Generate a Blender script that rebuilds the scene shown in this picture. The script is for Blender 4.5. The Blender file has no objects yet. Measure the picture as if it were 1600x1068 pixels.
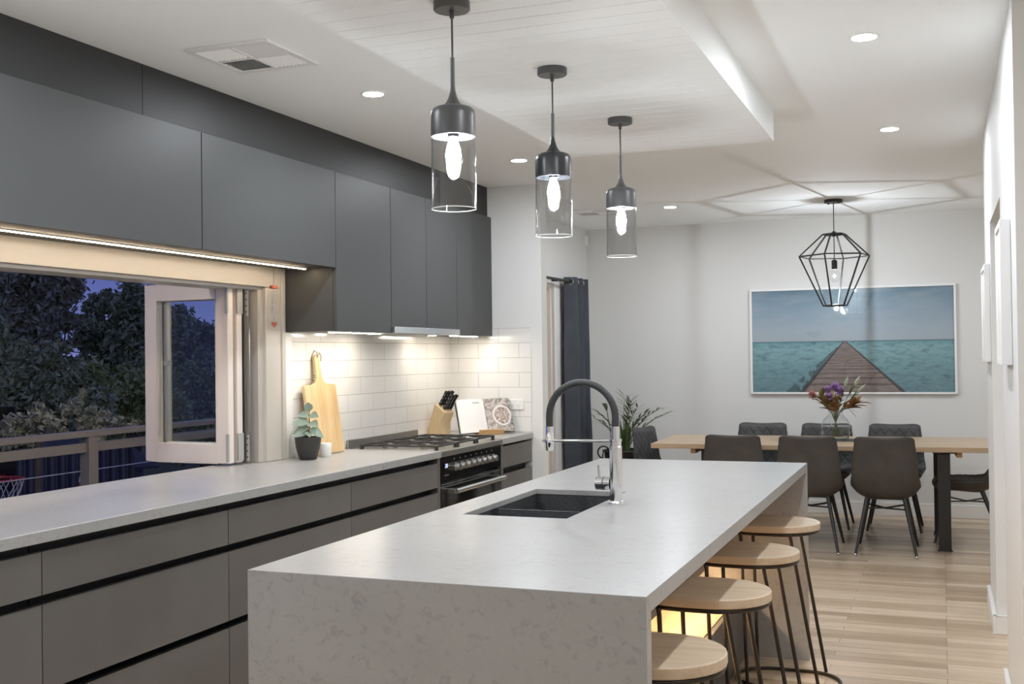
import bpy, bmesh, math, random
import numpy as np
from mathutils import Vector, Matrix
R = math.radians
PI = math.pi
sc = bpy.context.scene
col = sc.collection
random.seed(7)
rng = np.random.default_rng(11)

# ------------------------------------------------------------------ camera
CAM = Vector((0, 0, 1.4404))
YAW, PITCH, ROLL, FPX = R(21.196), R(0.737), R(-0.735), 1730.33
_fw = Vector((-math.sin(YAW)*math.cos(PITCH), math.cos(YAW)*math.cos(PITCH), math.sin(PITCH)))
_r0 = Vector((math.cos(YAW), math.sin(YAW), 0)); _u0 = _r0.cross(_fw)
_r = math.cos(ROLL)*_r0 + math.sin(ROLL)*_u0
_u = -math.sin(ROLL)*_r0 + math.cos(ROLL)*_u0
cd = bpy.data.cameras.new('camera'); cam = bpy.data.objects.new('camera', cd); col.objects.link(cam)
cd.sensor_width = 36; cd.sensor_fit = 'HORIZONTAL'; cd.lens = FPX*36/1600; cd.clip_end = 300; cd.clip_start = .05
M4 = Matrix((( _r.x, _u.x, -_fw.x, CAM.x), (_r.y, _u.y, -_fw.y, CAM.y), (_r.z, _u.z, -_fw.z, CAM.z), (0, 0, 0, 1)))
cam.matrix_world = M4
sc.camera = cam

def at(px, py, d):
    """point that lies d metres in front of the camera along a sight line (distances outdoors)"""
    return CAM + (_fw + _r*((px-800)/FPX) + _u*((534-py)/FPX))*d

# ------------------------------------------------------------------ light levels, world, exposure
vs = sc.view_settings
sc.display_settings.display_device = 'sRGB'
vs.view_transform = 'Standard'; vs.look = 'None'; vs.gamma = 1; vs.use_curve_mapping = False
vs.exposure = 0.0
W_DOWN = 740      # downlight discs
W_PEND = 400      # pendant filaments
W_DINE = 9000      # globe bulb over the table
W_LED = 44         # strip over the servery window
W_LEDB = 75       # bars over the splashback
W_LEDI = 58       # strip under the island
C_COOL = (.94, .985, 1.05); C_WARM = (1.0, .78, .52); C_AMBER = (1.0, .68, .38); C_MID = (1.0, .9, .74)

w = bpy.data.worlds.new('dusk'); sc.world = w; w.use_nodes = True
nt = w.node_tree; nt.nodes.clear()
tc = nt.nodes.new('ShaderNodeTexCoord'); sp = nt.nodes.new('ShaderNodeSeparateXYZ')
rp = nt.nodes.new('ShaderNodeValToRGB'); bg = nt.nodes.new('ShaderNodeBackground'); ow = nt.nodes.new('ShaderNodeOutputWorld')
nt.links.new(tc.outputs['Generated'], sp.inputs[0]); nt.links.new(sp.outputs['Z'], rp.inputs[0])
nt.links.new(rp.outputs[0], bg.inputs[0]); nt.links.new(bg.outputs[0], ow.inputs[0])
rp.color_ramp.elements[0].position = 0.0; rp.color_ramp.elements[0].color = (.175, .205, .50, 1)
rp.color_ramp.elements[1].position = .35; rp.color_ramp.elements[1].color = (.16, .185, .40, 1)
e = rp.color_ramp.elements.new(.08); e.color = (.09, .118, .36, 1)
bg.inputs[1].default_value = 1.0

sc.cycles.max_bounces = 10; sc.cycles.diffuse_bounces = 6; sc.cycles.glossy_bounces = 4
sc.cycles.transmission_bounces = 6; sc.cycles.transparent_max_bounces = 16
sc.cycles.sample_clamp_indirect = 6; sc.cycles.caustics_reflective = False; sc.cycles.caustics_refractive = False
sc.cycles.use_denoising = True

# ------------------------------------------------------------------ mesh helpers
class MB:
    def __init__(s): s.v = []; s.f = []
    def quad(s, *p):
        n = len(s.v); s.v += [tuple(q) for q in p]; s.f.append(tuple(range(n, n+len(p)))); return s
    def box(s, x0, x1, y0, y1, z0, z1):
        n = len(s.v)
        s.v += [(x0,y0,z0),(x1,y0,z0),(x1,y1,z0),(x0,y1,z0),(x0,y0,z1),(x1,y0,z1),(x1,y1,z1),(x0,y1,z1)]
        s.f += [tuple(n+i for i in q) for q in ((0,3,2,1),(4,5,6,7),(0,1,5,4),(1,2,6,5),(2,3,7,6),(3,0,4,7))]
        return s
    def obox(s, c, ax, ay, az):
        """box from a centre and three half-axis vectors"""
        c, ax, ay, az = map(Vector, (c, ax, ay, az)); n = len(s.v)
        for k in (-1, 1):
            for a, b in ((-1,-1),(1,-1),(1,1),(-1,1)): s.v.append(tuple(c+ax*a+ay*b+az*k))
        s.f += [tuple(n+i for i in q) for q in ((0,3,2,1),(4,5,6,7),(0,1,5,4),(1,2,6,5),(2,3,7,6),(3,0,4,7))]
        return s
    def bar(s, p0, p1, wd, ht, up=(0,0,1)):
        p0, p1 = Vector(p0), Vector(p1); d = (p1-p0); L = d.length; d.normalize(); up = Vector(up)
        a = d.cross(up)
        if a.length < 1e-4: a = d.cross(Vector((1,0,0)))
        a.normalize(); b = a.cross(d)
        return s.obox((p0+p1)/2, d*(L/2), a*(wd/2), b*(ht/2))
    def tube(s, pts, r, n=12, caps=True, closed=False):
        pts = [Vector(p) for p in pts]; m = len(pts); rr = r if isinstance(r, (list, tuple)) else [r]*m
        base = len(s.v); prev = None
        for i, p in enumerate(pts):
            if closed: t = pts[(i+1) % m]-pts[i-1]
            else: t = pts[min(i+1, m-1)]-pts[max(i-1, 0)]
            t.normalize()
            if prev is None:
                a = t.orthogonal().normalized()
            else:
                a = prev-t*prev.dot(t); a.normalize()
            prev = a; b = t.cross(a)
            for k in range(n):
                q = 2*PI*k/n; s.v.append(tuple(p+(a*math.cos(q)+b*math.sin(q))*rr[i]))
        for i in range(m if closed else m-1):
            j = (i+1) % m
            for k in range(n):
                k2 = (k+1) % n
                s.f.append((base+i*n+k, base+i*n+k2, base+j*n+k2, base+j*n+k))
        if caps and not closed:
            s.f.append(tuple(base+k for k in range(n))[::-1]); s.f.append(tuple(base+(m-1)*n+k for k in range(n)))
        return s
    def lathe(s, prof, c=(0,0,0), n=32, cap0=False, cap1=False):
        base = len(s.v)
        for r, z in prof:
            for k in range(n):
                q = 2*PI*k/n; s.v.append((c[0]+r*math.cos(q), c[1]+r*math.sin(q), c[2]+z))
        for i in range(len(prof)-1):
            for k in range(n):
                k2 = (k+1) % n
                s.f.append((base+i*n+k, base+i*n+k2, base+(i+1)*n+k2, base+(i+1)*n+k))
        if cap0: s.f.append(tuple(base+k for k in range(n))[::-1])
        if cap1: s.f.append(tuple(base+(len(prof)-1)*n+k for k in range(n)))
        return s
    def prism(s, out, z0, z1, fn=lambda a, b, z: (a, b, z)):
        n = len(s.v); m = len(out)
        s.v += [fn(a, b, z0) for a, b in out]+[fn(a, b, z1) for a, b in out]
        s.f.append(tuple(range(n, n+m))[::-1]); s.f.append(tuple(range(n+m, n+2*m)))
        for i in range(m):
            j = (i+1) % m; s.f.append((n+i, n+j, n+m+j, n+m+i))
        return s
    def ball(s, c, r, n=12, m=8, sc3=(1,1,1)):
        prof = []
        base = len(s.v)
        for i in range(m+1):
            a = PI*i/m
            for k in range(n):
                q = 2*PI*k/n
                s.v.append((c[0]+r*sc3[0]*math.sin(a)*math.cos(q), c[1]+r*sc3[1]*math.sin(a)*math.sin(q), c[2]-r*sc3[2]*math.cos(a)))
        for i in range(m):
            for k in range(n):
                k2 = (k+1) % n; s.f.append((base+i*n+k, base+i*n+k2, base+(i+1)*n+k2, base+(i+1)*n+k))
        return s
    def leaf(s, p, d, L, wd, up=(0,0,1), droop=.15, seg=4, fold=.15):
        """a pointed leaf blade from p along d"""
        p, d, up = Vector(p), Vector(d).normalized(), Vector(up)
        a = d.cross(up)
        if a.length < 1e-3: a = d.orthogonal()
        a.normalize(); nn = a.cross(d); base = len(s.v)
        for i in range(seg+1):
            t = i/seg; wv = wd*.5*max(math.sin(PI*(t**.8)), .03)
            c = p+d*(L*t)-Vector((0,0,1))*(droop*L*t*t)
            s.v += [tuple(c-a*wv+nn*fold*wv), tuple(c), tuple(c+a*wv+nn*fold*wv)]
        for i in range(seg):
            b0 = base+i*3; s.f += [(b0,b0+1,b0+4,b0+3), (b0+1,b0+2,b0+5,b0+4)]
        return s
    def build(s, name, mat, parent=None, bevel=0, seg=2, smooth=True, ang=40, loc=None):
        me = bpy.data.meshes.new(name); me.from_pydata(s.v, [], s.f); me.update()
        bm = bmesh.new(); bm.from_mesh(me); bmesh.ops.remove_doubles(bm, verts=bm.verts, dist=1e-6)
        bmesh.ops.recalc_face_normals(bm, faces=bm.faces); bm.to_mesh(me); bm.free()
        if smooth: me.shade_smooth(); me.set_sharp_from_angle(angle=R(ang))
        if mat: me.materials.append(mat)
        o = bpy.data.objects.new(name, me); col.objects.link(o)
        if parent: o.parent = parent
        if loc: o.location = loc
        if bevel:
            b = o.modifiers.new('bevel', 'BEVEL'); b.width = bevel; b.segments = seg; b.limit_method = 'ANGLE'; b.angle_limit = R(50)
            b.harden_normals = False
        return o

def tag(o, label=None, cat=None, group=None, kind=None):
    if label: o['label'] = label
    if cat: o['category'] = cat
    if group: o['group'] = group
    if kind: o['kind'] = kind
    return o
def thing(name, label, cat, loc=(0,0,0), rz=0, group=None):
    o = bpy.data.objects.new(name, None); o.empty_display_size = .1; col.objects.link(o)
    o.location = loc; o.rotation_euler = (0,0,rz)
    return tag(o, label, cat, group)
def struct(o, label=None): return tag(o, label=label, kind='structure')
def copy_tree(o, parent=None):
    c = o.copy(); col.objects.link(c)
    if parent: c.parent = parent
    for ch in list(o.children): copy_tree(ch, c)
    return c
def arc(c, r, a0, a1, n, fx, fy):
    c, fx, fy = Vector(c), Vector(fx), Vector(fy)
    return [c+fx*(r*math.cos(a0+(a1-a0)*i/n))+fy*(r*math.sin(a0+(a1-a0)*i/n)) for i in range(n+1)]

# ------------------------------------------------------------------ materials
MATS = {}
class N:
    """small wrapper for node building"""
    def __init__(s, m): s.t = m.node_tree; s.n = s.t.nodes; s.l = s.t.links
    def new(s, k, **kw):
        n = s.n.new(k)
        for a, b in kw.items(): setattr(n, a, b)
        return n
    def set(s, sock, v):
        if hasattr(v, 'is_output') or isinstance(v, bpy.types.NodeSocket): s.l.new(v, sock)
        else: sock.default_value = v
    def math(s, op, a, b=None, c=None, clamp=False):
        n = s.new('ShaderNodeMath', operation=op, use_clamp=clamp); s.set(n.inputs[0], a)
        if b is not None: s.set(n.inputs[1], b)
        if c is not None: s.set(n.inputs[2], c)
        return n.outputs[0]
    def mix(s, fac, a, b):
        n = s.new('ShaderNodeMix', data_type='RGBA'); s.set(n.inputs[0], fac); s.set(n.inputs[6], a); s.set(n.inputs[7], b); return n.outputs[2]
    def obj(s): return s.new('ShaderNodeTexCoord').outputs['Object']
    def gen(s): return s.new('ShaderNodeTexCoord').outputs['Generated']
    def map(s, v, scale=(1,1,1), loc=(0,0,0), rot=(0,0,0)):
        n = s.new('ShaderNodeMapping'); s.l.new(v, n.inputs[0]); n.inputs['Scale'].default_value = scale
        n.inputs['Location'].default_value = loc; n.inputs['Rotation'].default_value = rot; return n.outputs[0]
    def noise(s, v, scale, detail=4, rough=.55, dist=0):
        n = s.new('ShaderNodeTexNoise'); s.l.new(v, n.inputs['Vector']); n.inputs['Scale'].default_value = scale
        n.inputs['Detail'].default_value = detail; n.inputs['Roughness'].default_value = rough; n.inputs['Distortion'].default_value = dist
        return n.outputs['Fac']
    def ramp(s, f, *st):
        n = s.new('ShaderNodeValToRGB'); s.l.new(f, n.inputs[0]); cr = n.color_ramp
        while len(cr.elements) < len(st): cr.elements.new(.5)
        for e_, (p, c) in zip(cr.elements, st): e_.position = p; e_.color = (*c, 1)
        return n.outputs[0]
    def bump(s, h, strength=.2, dist=.01):
        n = s.new('ShaderNodeBump'); n.inputs['Strength'].default_value = strength; n.inputs['Distance'].default_value = dist
        s.l.new(h, n.inputs['Height']); return n.outputs[0]
def C4(c): return (*c, 1)
def mat(name, c=(.8,.8,.8), rough=.5, metal=0, spec=.5, coat=0, emit=None, es=0, alpha=None):
    m = bpy.data.materials.new(name); m.use_nodes = True; b = m.node_tree.nodes['Principled BSDF']
    b.inputs['Base Color'].default_value = C4(c); b.inputs['Roughness'].default_value = rough; b.inputs['Metallic'].default_value = metal
    b.inputs['Specular IOR Level'].default_value = spec; b.inputs['Coat Weight'].default_value = coat
    if emit: b.inputs['Emission Color'].default_value = C4(emit); b.inputs['Emission Strength'].default_value = es
    MATS[name] = m; m['b'] = 1; return m
def bsdf(m): return m.node_tree.nodes['Principled BSDF']
def emis(name, c, s):
    m = bpy.data.materials.new(name); m.use_nodes = True; t = m.node_tree; t.nodes.clear()
    e_ = t.nodes.new('ShaderNodeEmission'); o = t.nodes.new('ShaderNodeOutputMaterial'); e_.inputs[0].default_value = C4(c); e_.inputs[1].default_value = s
    t.links.new(e_.outputs[0], o.inputs[0]); return m
def mottled(name, stops, scale=3, rough=.5, detail=6, spec=.5, bump=0, stretch=(1,1,1), rough2=None, dist=0):
    m = mat(name, rough=rough, spec=spec); k = N(m); v = k.map(k.obj(), stretch)
    f = k.noise(v, scale, detail, .6, dist); k.l.new(k.ramp(f, *stops), bsdf(m).inputs['Base Color'])
    if bump: k.l.new(k.bump(f, bump, .01), bsdf(m).inputs['Normal'])
    return m
def glassy(name, tint=(1,1,1), rough=.02, ior=1.45, boost=1.0):
    """thin clear glass: straight-through transmission and Fresnel reflection"""
    m = bpy.data.materials.new(name); m.use_nodes = True; t = m.node_tree; t.nodes.clear()
    tr = t.nodes.new('ShaderNodeBsdfTransparent'); gl = t.nodes.new('ShaderNodeBsdfGlossy'); mx = t.nodes.new('ShaderNodeMixShader')
    o = t.nodes.new('ShaderNodeOutputMaterial'); k = N(m)
    ge = k.new('ShaderNodeNewGeometry'); vm = k.new('ShaderNodeVectorMath', operation='DOT_PRODUCT')
    k.l.new(ge.outputs['Normal'], vm.inputs[0]); k.l.new(ge.outputs['Incoming'], vm.inputs[1])
    f0 = ((ior-1)/(ior+1))**2; c1 = k.math('SUBTRACT', 1.0, k.math('ABSOLUTE', vm.outputs['Value']), clamp=True)
    fac = k.math('MULTIPLY', k.math('MULTIPLY_ADD', k.math('POWER', c1, 5.0), 1-f0, f0), boost, clamp=True)
    tr.inputs[0].default_value = C4(tint); gl.inputs['Roughness'].default_value = rough
    t.links.new(fac, mx.inputs[0]); t.links.new(tr.outputs[0], mx.inputs[1]); t.links.new(gl.outputs[0], mx.inputs[2]); t.links.new(mx.outputs[0], o.inputs[0])
    return m

m_wall = mat('wall_paint', (.74,.74,.725), .6, spec=.3)
m_ceil = mat('ceiling_paint', (.90,.92,.92), .7, spec=.2)
m_trim = mat('white_gloss_trim', (.82,.81,.79), .3)
m_cream = mat('cream_window_paint', (.52,.48,.43), .35)
m_sash = mat('pinkish_sash_paint', (.76,.69,.63), .35)
m_plaster = m_wall
m_cab = mat('charcoal_matt_laminate', (.056,.058,.058), .47, spec=.42)
m_bulk = mat('charcoal_bulkhead', (.028,.028,.028), .5, spec=.4)
m_drawer = mottled('grey_metallic_laminate', ((.3,(.118,.110,.102)),(.7,(.155,.147,.138))), 1.6, .38, 5, .5)
m_edge = mat('thin_aluminium_edge', (.5,.5,.5), .3, 1)
m_black = mat('black_channel', (.006,.006,.006), .5)
m_stone = mottled('pale_concrete_stone', ((.25,(.345,.34,.33)),(.5,(.375,.37,.36)),(.75,(.40,.395,.39))), 2.2, .29, 9, .36, dist=.6)
# stone: add darker pitted specks
k = N(m_stone); b = bsdf(m_stone); src = b.inputs['Base Color'].links[0].from_socket
sp2 = k.ramp(k.noise(k.obj(), 34, 5, .65, 1.0), (.34,(.74,.73,.72)), (.46,(1,1,1)))
mm = k.new('ShaderNodeMix', data_type='RGBA', blend_type='MULTIPLY'); mm.inputs[0].default_value = .62
k.l.new(src, mm.inputs[6]); k.l.new(sp2, mm.inputs[7]); k.l.new(mm.outputs[2], b.inputs['Base Color'])
vein = k.ramp(k.noise(k.map(k.obj(), (1,.35,1)), 1.3, 8, .62, 1.6), (.47,(1,1,1)), (.5,(.92,.915,.91)), (.53,(1,1,1)))
mm2 = k.new('ShaderNodeMix', data_type='RGBA', blend_type='MULTIPLY'); mm2.inputs[0].default_value = .3
k.l.new(mm.outputs[2], mm2.inputs[6]); k.l.new(vein, mm2.inputs[7]); k.l.new(mm2.outputs[2], b.inputs['Base Color'])

def planks(name, rowh, length, ca, cb, cc, rough, axis='x', grain=1.0):
    m = mat(name, rough=rough, spec=.4); k = N(m); v = k.obj()
    if axis == 'y': v = k.map(v, rot=(0,0,R(90)))
    br = k.new('ShaderNodeTexBrick'); k.l.new(v, br.inputs['Vector'])
    br.offset = .37; br.offset_frequency = 3; br.inputs['Scale'].default_value = 1; br.inputs['Mortar Size'].default_value = .0012
    br.inputs['Brick Width'].default_value = length; br.inputs['Row Height'].default_value = rowh; br.inputs['Bias'].default_value = 0
    br.inputs['Color1'].default_value = (0,0,0,1); br.inputs['Color2'].default_value = (1,1,1,1); br.inputs['Mortar'].default_value = (0,0,0,1)
    tone = k.ramp(br.outputs['Color'], (0,ca), (.5,cb), (1,cc))
    g = k.noise(k.map(v, (1.2,22,22)), 2.2, 6, .6, .6)
    gr = k.ramp(g, (.3,(.74,.70,.66)), (.65,(1.08,1.08,1.08)))
    mx = k.new('ShaderNodeMix', data_type='RGBA', blend_type='MULTIPLY'); mx.inputs[0].default_value = .8*grain
    k.l.new(tone, mx.inputs[6]); k.l.new(gr, mx.inputs[7])
    mo = k.mix(br.outputs['Fac'], mx.outputs[2], (.16,.11,.07,1))
    k.l.new(mo, bsdf(m).inputs['Base Color'])
    return m
m_floor = planks('timber_floorboards', .083, 1.35, (.42,.31,.205), (.56,.44,.31), (.66,.54,.40), .28)
def wood(name, a, b_, c, rough=.4, stretch=(1.5,14,14), scale=2.0, dist=.8):
    return mottled(name, ((.25,a),(.5,b_),(.75,c)), scale, rough, 6, .4, stretch=stretch, dist=dist)
m_seat = wood('pale_ash_seat', (.50,.38,.25), (.60,.47,.33), (.66,.54,.40), .38, (2,16,16))
m_table = wood('oak_table_top', (.40,.28,.17), (.50,.36,.23), (.57,.43,.29), .32, (1,11,11))
m_tabedge = m_table
m_board = wood('cutting_board_timber', (.46,.29,.13), (.62,.43,.22), (.72,.55,.33), .5, (9,9,1.1), 2.2, .7)
m_block = wood('knife_block_beech', (.55,.38,.20), (.62,.45,.26), (.68,.52,.32), .45, (9,9,2))
m_stand = wood('honey_bookstand', (.42,.25,.11), (.5,.31,.14), (.56,.37,.18), .4, (3,10,10))
m_niche = wood('pale_birch_lining', (.56,.42,.28), (.62,.48,.33), (.68,.54,.39), .5, (9,1.2,9))
m_deck = planks('deck_boards', .14, 3, (.10,.085,.07), (.12,.10,.085), (.14,.12,.1), .7, 'y')

m_blackmetal = mat('black_powdercoat', (.018,.017,.016), .42)
m_legs = mat('bronze_black_metal', (.035,.027,.021), .38, metal=.5)
m_pend = mat('dark_grey_lamp_metal', (.075,.076,.078), .36, spec=.6)
m_pend2 = mat('charcoal_lamp_metal', (.022,.024,.026), .30, spec=.6)
m_chrome = mat('chrome', (.86,.87,.88), .06, 1)
m_steel = mat('brushed_steel', (.62,.61,.59), .27, 1)
m_dsteel = mat('dull_steel', (.36,.35,.33), .38, 1)
m_hard = mat('grey_window_hardware', (.50,.49,.47), .45, .4)
m_iron = mat('cast_iron', (.03,.027,.024), .55)
m_enamel = mat('black_enamel', (.006,.006,.007), .12, spec=.5)
m_blackglass = mat('oven_glass', (.012,.012,.012), .05, spec=.6)
m_sink = mottled('black_granite_sink', ((.35,(.018,.02,.022)),(.6,(.05,.052,.056))), 180, .42, 3, .5)
m_rubber = mat('dark_rubber_hose', (.035,.037,.038), .42)
m_leather = mottled('brown_grey_leatherette', ((.3,(.050,.043,.038)),(.7,(.072,.063,.056))), 9, .46, 6, .45)
m_quilt = mottled('charcoal_quilted_leatherette', ((.3,(.052,.053,.055)),(.7,(.075,.076,.078))), 9, .5, 6, .4)
m_pot = mat('charcoal_pot', (.035,.033,.031), .5)
m_soil = mottled('soil', ((.3,(.02,.014,.01)),(.7,(.05,.035,.025))), 60, .9)
m_leafg = mottled('grey_green_leaf', ((.3,(.17,.25,.18)),(.7,(.32,.40,.34))), 14, .42)
m_leafd = mottled('mid_green_leaf', ((.3,(.055,.10,.025)),(.7,(.11,.17,.05))), 9, .45)
m_palm = mottled('palm_leaf', ((.3,(.045,.07,.03)),(.7,(.085,.12,.055))), 9, .5)
m_stem = mat('stem_green', (.10,.14,.05), .5)
m_twig = mat('brown_twig', (.09,.055,.03), .7)
m_wax = mat('white_candle_wax', (.82,.80,.76), .45)
m_paper = mat('book_paper', (.80,.77,.73), .6)
m_white = mat('white_plastic', (.82,.82,.81), .3)
m_canvas = mat('white_canvas', (.86,.86,.86), .5)
m_curtain = mottled('slate_curtain_cloth', ((.3,(.045,.052,.066)),(.7,(.065,.073,.09))), 5, .8)
m_glass = glassy('clear_glass', (.97,.98,.98))
m_smoke = glassy('smoked_glass', (.925,.925,.925), boost=1.4)
m_pane = glassy('window_glass', (.93,.95,.95), boost=.5)
m_glassedge = mat('polished_glass_edge', (.80,.82,.82), .15, spec=.8)
m_water = glassy('vase_water', (.90,.92,.90), ior=1.33)
m_rope = mottled('jute_rope', ((.3,(.30,.22,.13)),(.7,(.46,.37,.25))), 90, .9)
m_red = mat('red_wood', (.32,.07,.04), .45)
m_rail = mat('grey_rail_paint', (.20,.185,.17), .45)
m_wire = mat('stainless_wire', (.7,.7,.7), .3, 1)
m_iron2 = mat('wrought_iron', (.02,.019,.018), .5)
m_print = None

# tiles: one texture per wall, joints measured on the splashback
def tiles(name, axis, off):
    m = mat(name, rough=.12, spec=.5); k = N(m); s_ = k.new('ShaderNodeSeparateXYZ'); k.l.new(k.obj(), s_.inputs[0])
    c = k.new('ShaderNodeCombineXYZ'); a = k.math('ADD', s_.outputs[axis], off); z = k.math('SUBTRACT', s_.outputs['Z'], .908-.0005)
    k.l.new(a, c.inputs[0]); k.l.new(z, c.inputs[1])
    br = k.new('ShaderNodeTexBrick'); k.l.new(c.outputs[0], br.inputs['Vector']); br.offset = .5; br.offset_frequency = 2
    br.inputs['Scale'].default_value = 1; br.inputs['Mortar Size'].default_value = .0016; br.inputs['Mortar Smooth'].default_value = .3
    br.inputs['Brick Width'].default_value = .3125; br.inputs['Row Height'].default_value = .1045
    br.inputs['Color1'].default_value = (.78,.765,.74,1); br.inputs['Color2'].default_value = (.80,.785,.76,1); br.inputs['Mortar'].default_value = (.38,.36,.33,1)
    k.l.new(br.outputs['Color'], bsdf(m).inputs['Base Color'])
    inv = k.math('SUBTRACT', 1.0, br.outputs['Fac']); k.l.new(k.bump(inv, .5, .002), bsdf(m).inputs['Normal'])
    k.l.new(k.math('MULTIPLY_ADD', br.outputs['Fac'], .6, .12), bsdf(m).inputs['Roughness'])
    return m
m_tile_side = tiles('subway_tiles_side', 'Y', -5.369)
m_tile_end = tiles('subway_tiles_end', 'X', 3.101)

# ------------------------------------------------------------------ key dimensions
ZC, ZB = 2.652, 2.503              # ceiling, dropped panel
XB, YE, XN, YD = -3.33, 7.33, -2.616, 10.28   # servery wall, kitchen end wall, its free edge, dining wall
XDL = -3.20                         # dining room's left wall
XW = .24                            # short wall on the right
YR, XR = -2.6, 2.3                  # walls behind and to the right of the camera
ZT = .902                           # benchtop height
WY0, WY1, WZ1 = .9, 4.957, 1.833    # servery window opening

# ------------------------------------------------------------------ structure
struct(MB().box(-3.49, XR+.1, YR-.1, YD+.1, -.12, 0).build('floor', m_floor))
struct(MB().box(-3.49, XR+.1, YR-.1, YD+.1, ZC, ZC+.12).build('ceiling', m_ceil))
# dropped ceiling panel of lining boards running across, grooves every 100 mm
pan = MB(); y = YR; prof = [(YR, ZC)]
prof.append((YR, ZB)); yy = 5.65
ys = [5.65-.1*i for i in range(1, 83)]
for g in reversed(ys):
    if g-.003 > YR+.01: prof += [(g-.0025, ZB), (g-.001, ZB+.004), (g+.001, ZB+.004), (g+.0025, ZB)]
prof += [(5.65, ZB), (5.65, ZC)]
pan.prism(prof, -1.826, -.768, lambda a, b, z: (z, a, b))
struct(pan.build('ceiling_panel', m_ceil, smooth=False), 'dropped white ceiling panel of lining boards above the island')

wl = MB()
wl.box(-3.49, XB, YR, YE+.11, 0, .858).box(-3.49, XB, YR, YE+.11, WZ1, ZC).box(-3.49, XB, YR, WY0, .858, WZ1).box(-3.49, XB, WY1, YE+.11, .858, WZ1)
struct(wl.build('wall_left', m_wall, smooth=False))
struct(MB().box(XB, XN, YE, YE+.11, 0, ZC).build('wall_kitchen_end', m_wall, smooth=False))
DY0, DY1, DZ = 7.75, 9.26, 2.075    # sliding door opening
dl = MB(); dl.box(XDL-.15, XDL, YE+.11, DY0, 0, ZC).box(XDL-.15, XDL, DY1, YD+.1, 0, ZC).box(XDL-.15, XDL, DY0, DY1, DZ, ZC)
struct(dl.build('wall_dining_left', m_wall, smooth=False))
struct(MB().box(XDL-.15, XR+.1, YD, YD+.1, 0, ZC).build('wall_dining', m_wall, smooth=False))
struct(MB().box(-3.49, XR+.1, YR-.1, YR, 0, ZC).build('wall_rear', m_wall, smooth=False))
struct(MB().box(XR, XR+.1, YR, YD, 0, ZC).build('wall_right', m_wall, smooth=False))
JA, JB, FA, NB = 6.155, 5.12, 6.9, 4.1     # jambs and ends of the short right wall
sw = MB(); sw.box(XW, XW+.11, JA, FA, 0, ZC).box(XW, XW+.11, NB, JB, 0, ZC).box(XW, XW+.11, JB, JA, 2.09, ZC)
struct(sw.build('wall_hall', m_wall, smooth=False))
def skirting(name, *bxs):
    m_ = MB()
    for q in bxs: m_.box(*q)
    struct(m_.build(name, m_trim, bevel=.003))
skirting('baseboard_dining', (XDL, XR, YD-.016, YD, 0, .115))
skirting('baseboard_dining_left', (XDL, XDL+.016, DY1+.06, YD-.016, 0, .115), (XDL, XDL+.016, YE+.12, DY0-.06, 0, .115))
skirting('baseboard_hall', (XW-.02, XW, JA-.02, FA+.02, 0, .095), (XW-.02, XW+.11, JA-.02, JA, 0, .095), (XW-.02, XW, NB-.02, JB+.02, 0, .095), (XW-.02, XW+.11, NB-.02, NB, 0, .095))

# tiled splashback
tb = MB().box(XB, XB+.008, 5.224, YE-.0085, ZT+.001, 1.64)
struct(tb.build('wall_tiles_side', m_tile_side, smooth=False), 'white subway tiles behind the cooker')
te = MB().box(XB, -2.70, YE-.008, YE, ZT+.001, 1.64)
struct(te.build('wall_tiles_end', m_tile_end, smooth=False), 'white subway tiles on the kitchen end wall')

# servery window trim
tr = MB()
tr.box(XB, XB+.022, WY0-.1, 5.10, WZ1-.012, 1.926)            # head architrave
tr.box(XB, XB+.022, WY1, 5.10, ZT+.001, WZ1-.012)            # side architrave
tr.box(XB, XB+.030, 5.10, 5.134, ZT+.001, 1.926)
struct(tr.build('trim_1', m_cream, bevel=.003), 'cream architrave around the servery window')
w1 = MB()
w1.box(-3.492, XB-.002, 4.917, WY1-.001, ZT+.001, WZ1-.002)  # jamb lining
w1.box(-3.492, XB-.002, WY0+.002, 4.917, WZ1-.028, WZ1-.002)
w1.box(-3.44, -3.41, 4.898, 4.917, ZT+.001, WZ1-.03)
wo = struct(w1.build('window_1', m_cream, bevel=.002), 'servery window frame opening onto the deck')
struct(MB().box(XB, XB+.012, 5.134, 5.224, ZT+.001, 1.585).build('trim_2', m_trim, bevel=.002), 'white board between window and tiles')

# bulkhead over the cabinets
bk = MB().box(XB+.001, -3.02, 1.0, 3.655, 2.437, ZC-.001).box(XB+.001, -3.02, 3.658, YE-.001, 2.437, ZC-.001)
struct(bk.build('bulkhead', m_bulk, smooth=False), 'charcoal bulkhead between the wall cabinets and the ceiling')

# sliding door to the dining room's left
d = MB()
d.box(XDL-.15, XDL-.01, DY1-.035, DY1-.001, 0, DZ-.001).box(XDL-.15, XDL-.01, DY0+.001, DY0+.035, 0, DZ-.001).box(XDL-.15, XDL-.01, DY0+.035, DY1-.035, DZ-.04, DZ-.001)
do = struct(d.build('door_1', m_sash, bevel=.003), 'glazed sliding door frame beside the curtain')
def pane_frame(y0, y1, xc, t, st, z0, z1, m_):
    q = MB(); q.box(xc-t/2, xc+t/2, y0, y0+st, z0, z1).box(xc-t/2, xc+t/2, y1-st, y1, z0, z1)
    q.box(xc-t/2, xc+t/2, y0+st, y1-st, z0, z0+st*1.3).box(xc-t/2, xc+t/2, y0+st, y1-st, z1-st, z1); return q
a = pane_frame(8.45, DY1-.036, XDL-.062, .04, .085, .012, DZ-.041, None).build('sash', m_sash, do, bevel=.003)
MB().box(XDL-.066, XDL-.058, 8.53, DY1-.115, .12, DZ-.12).build('pane', m_pane, do)
a = pane_frame(DY0+.036, 8.56, XDL-.112, .04, .085, .012, DZ-.041, None).build('sash', m_sash, do, bevel=.003)
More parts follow.
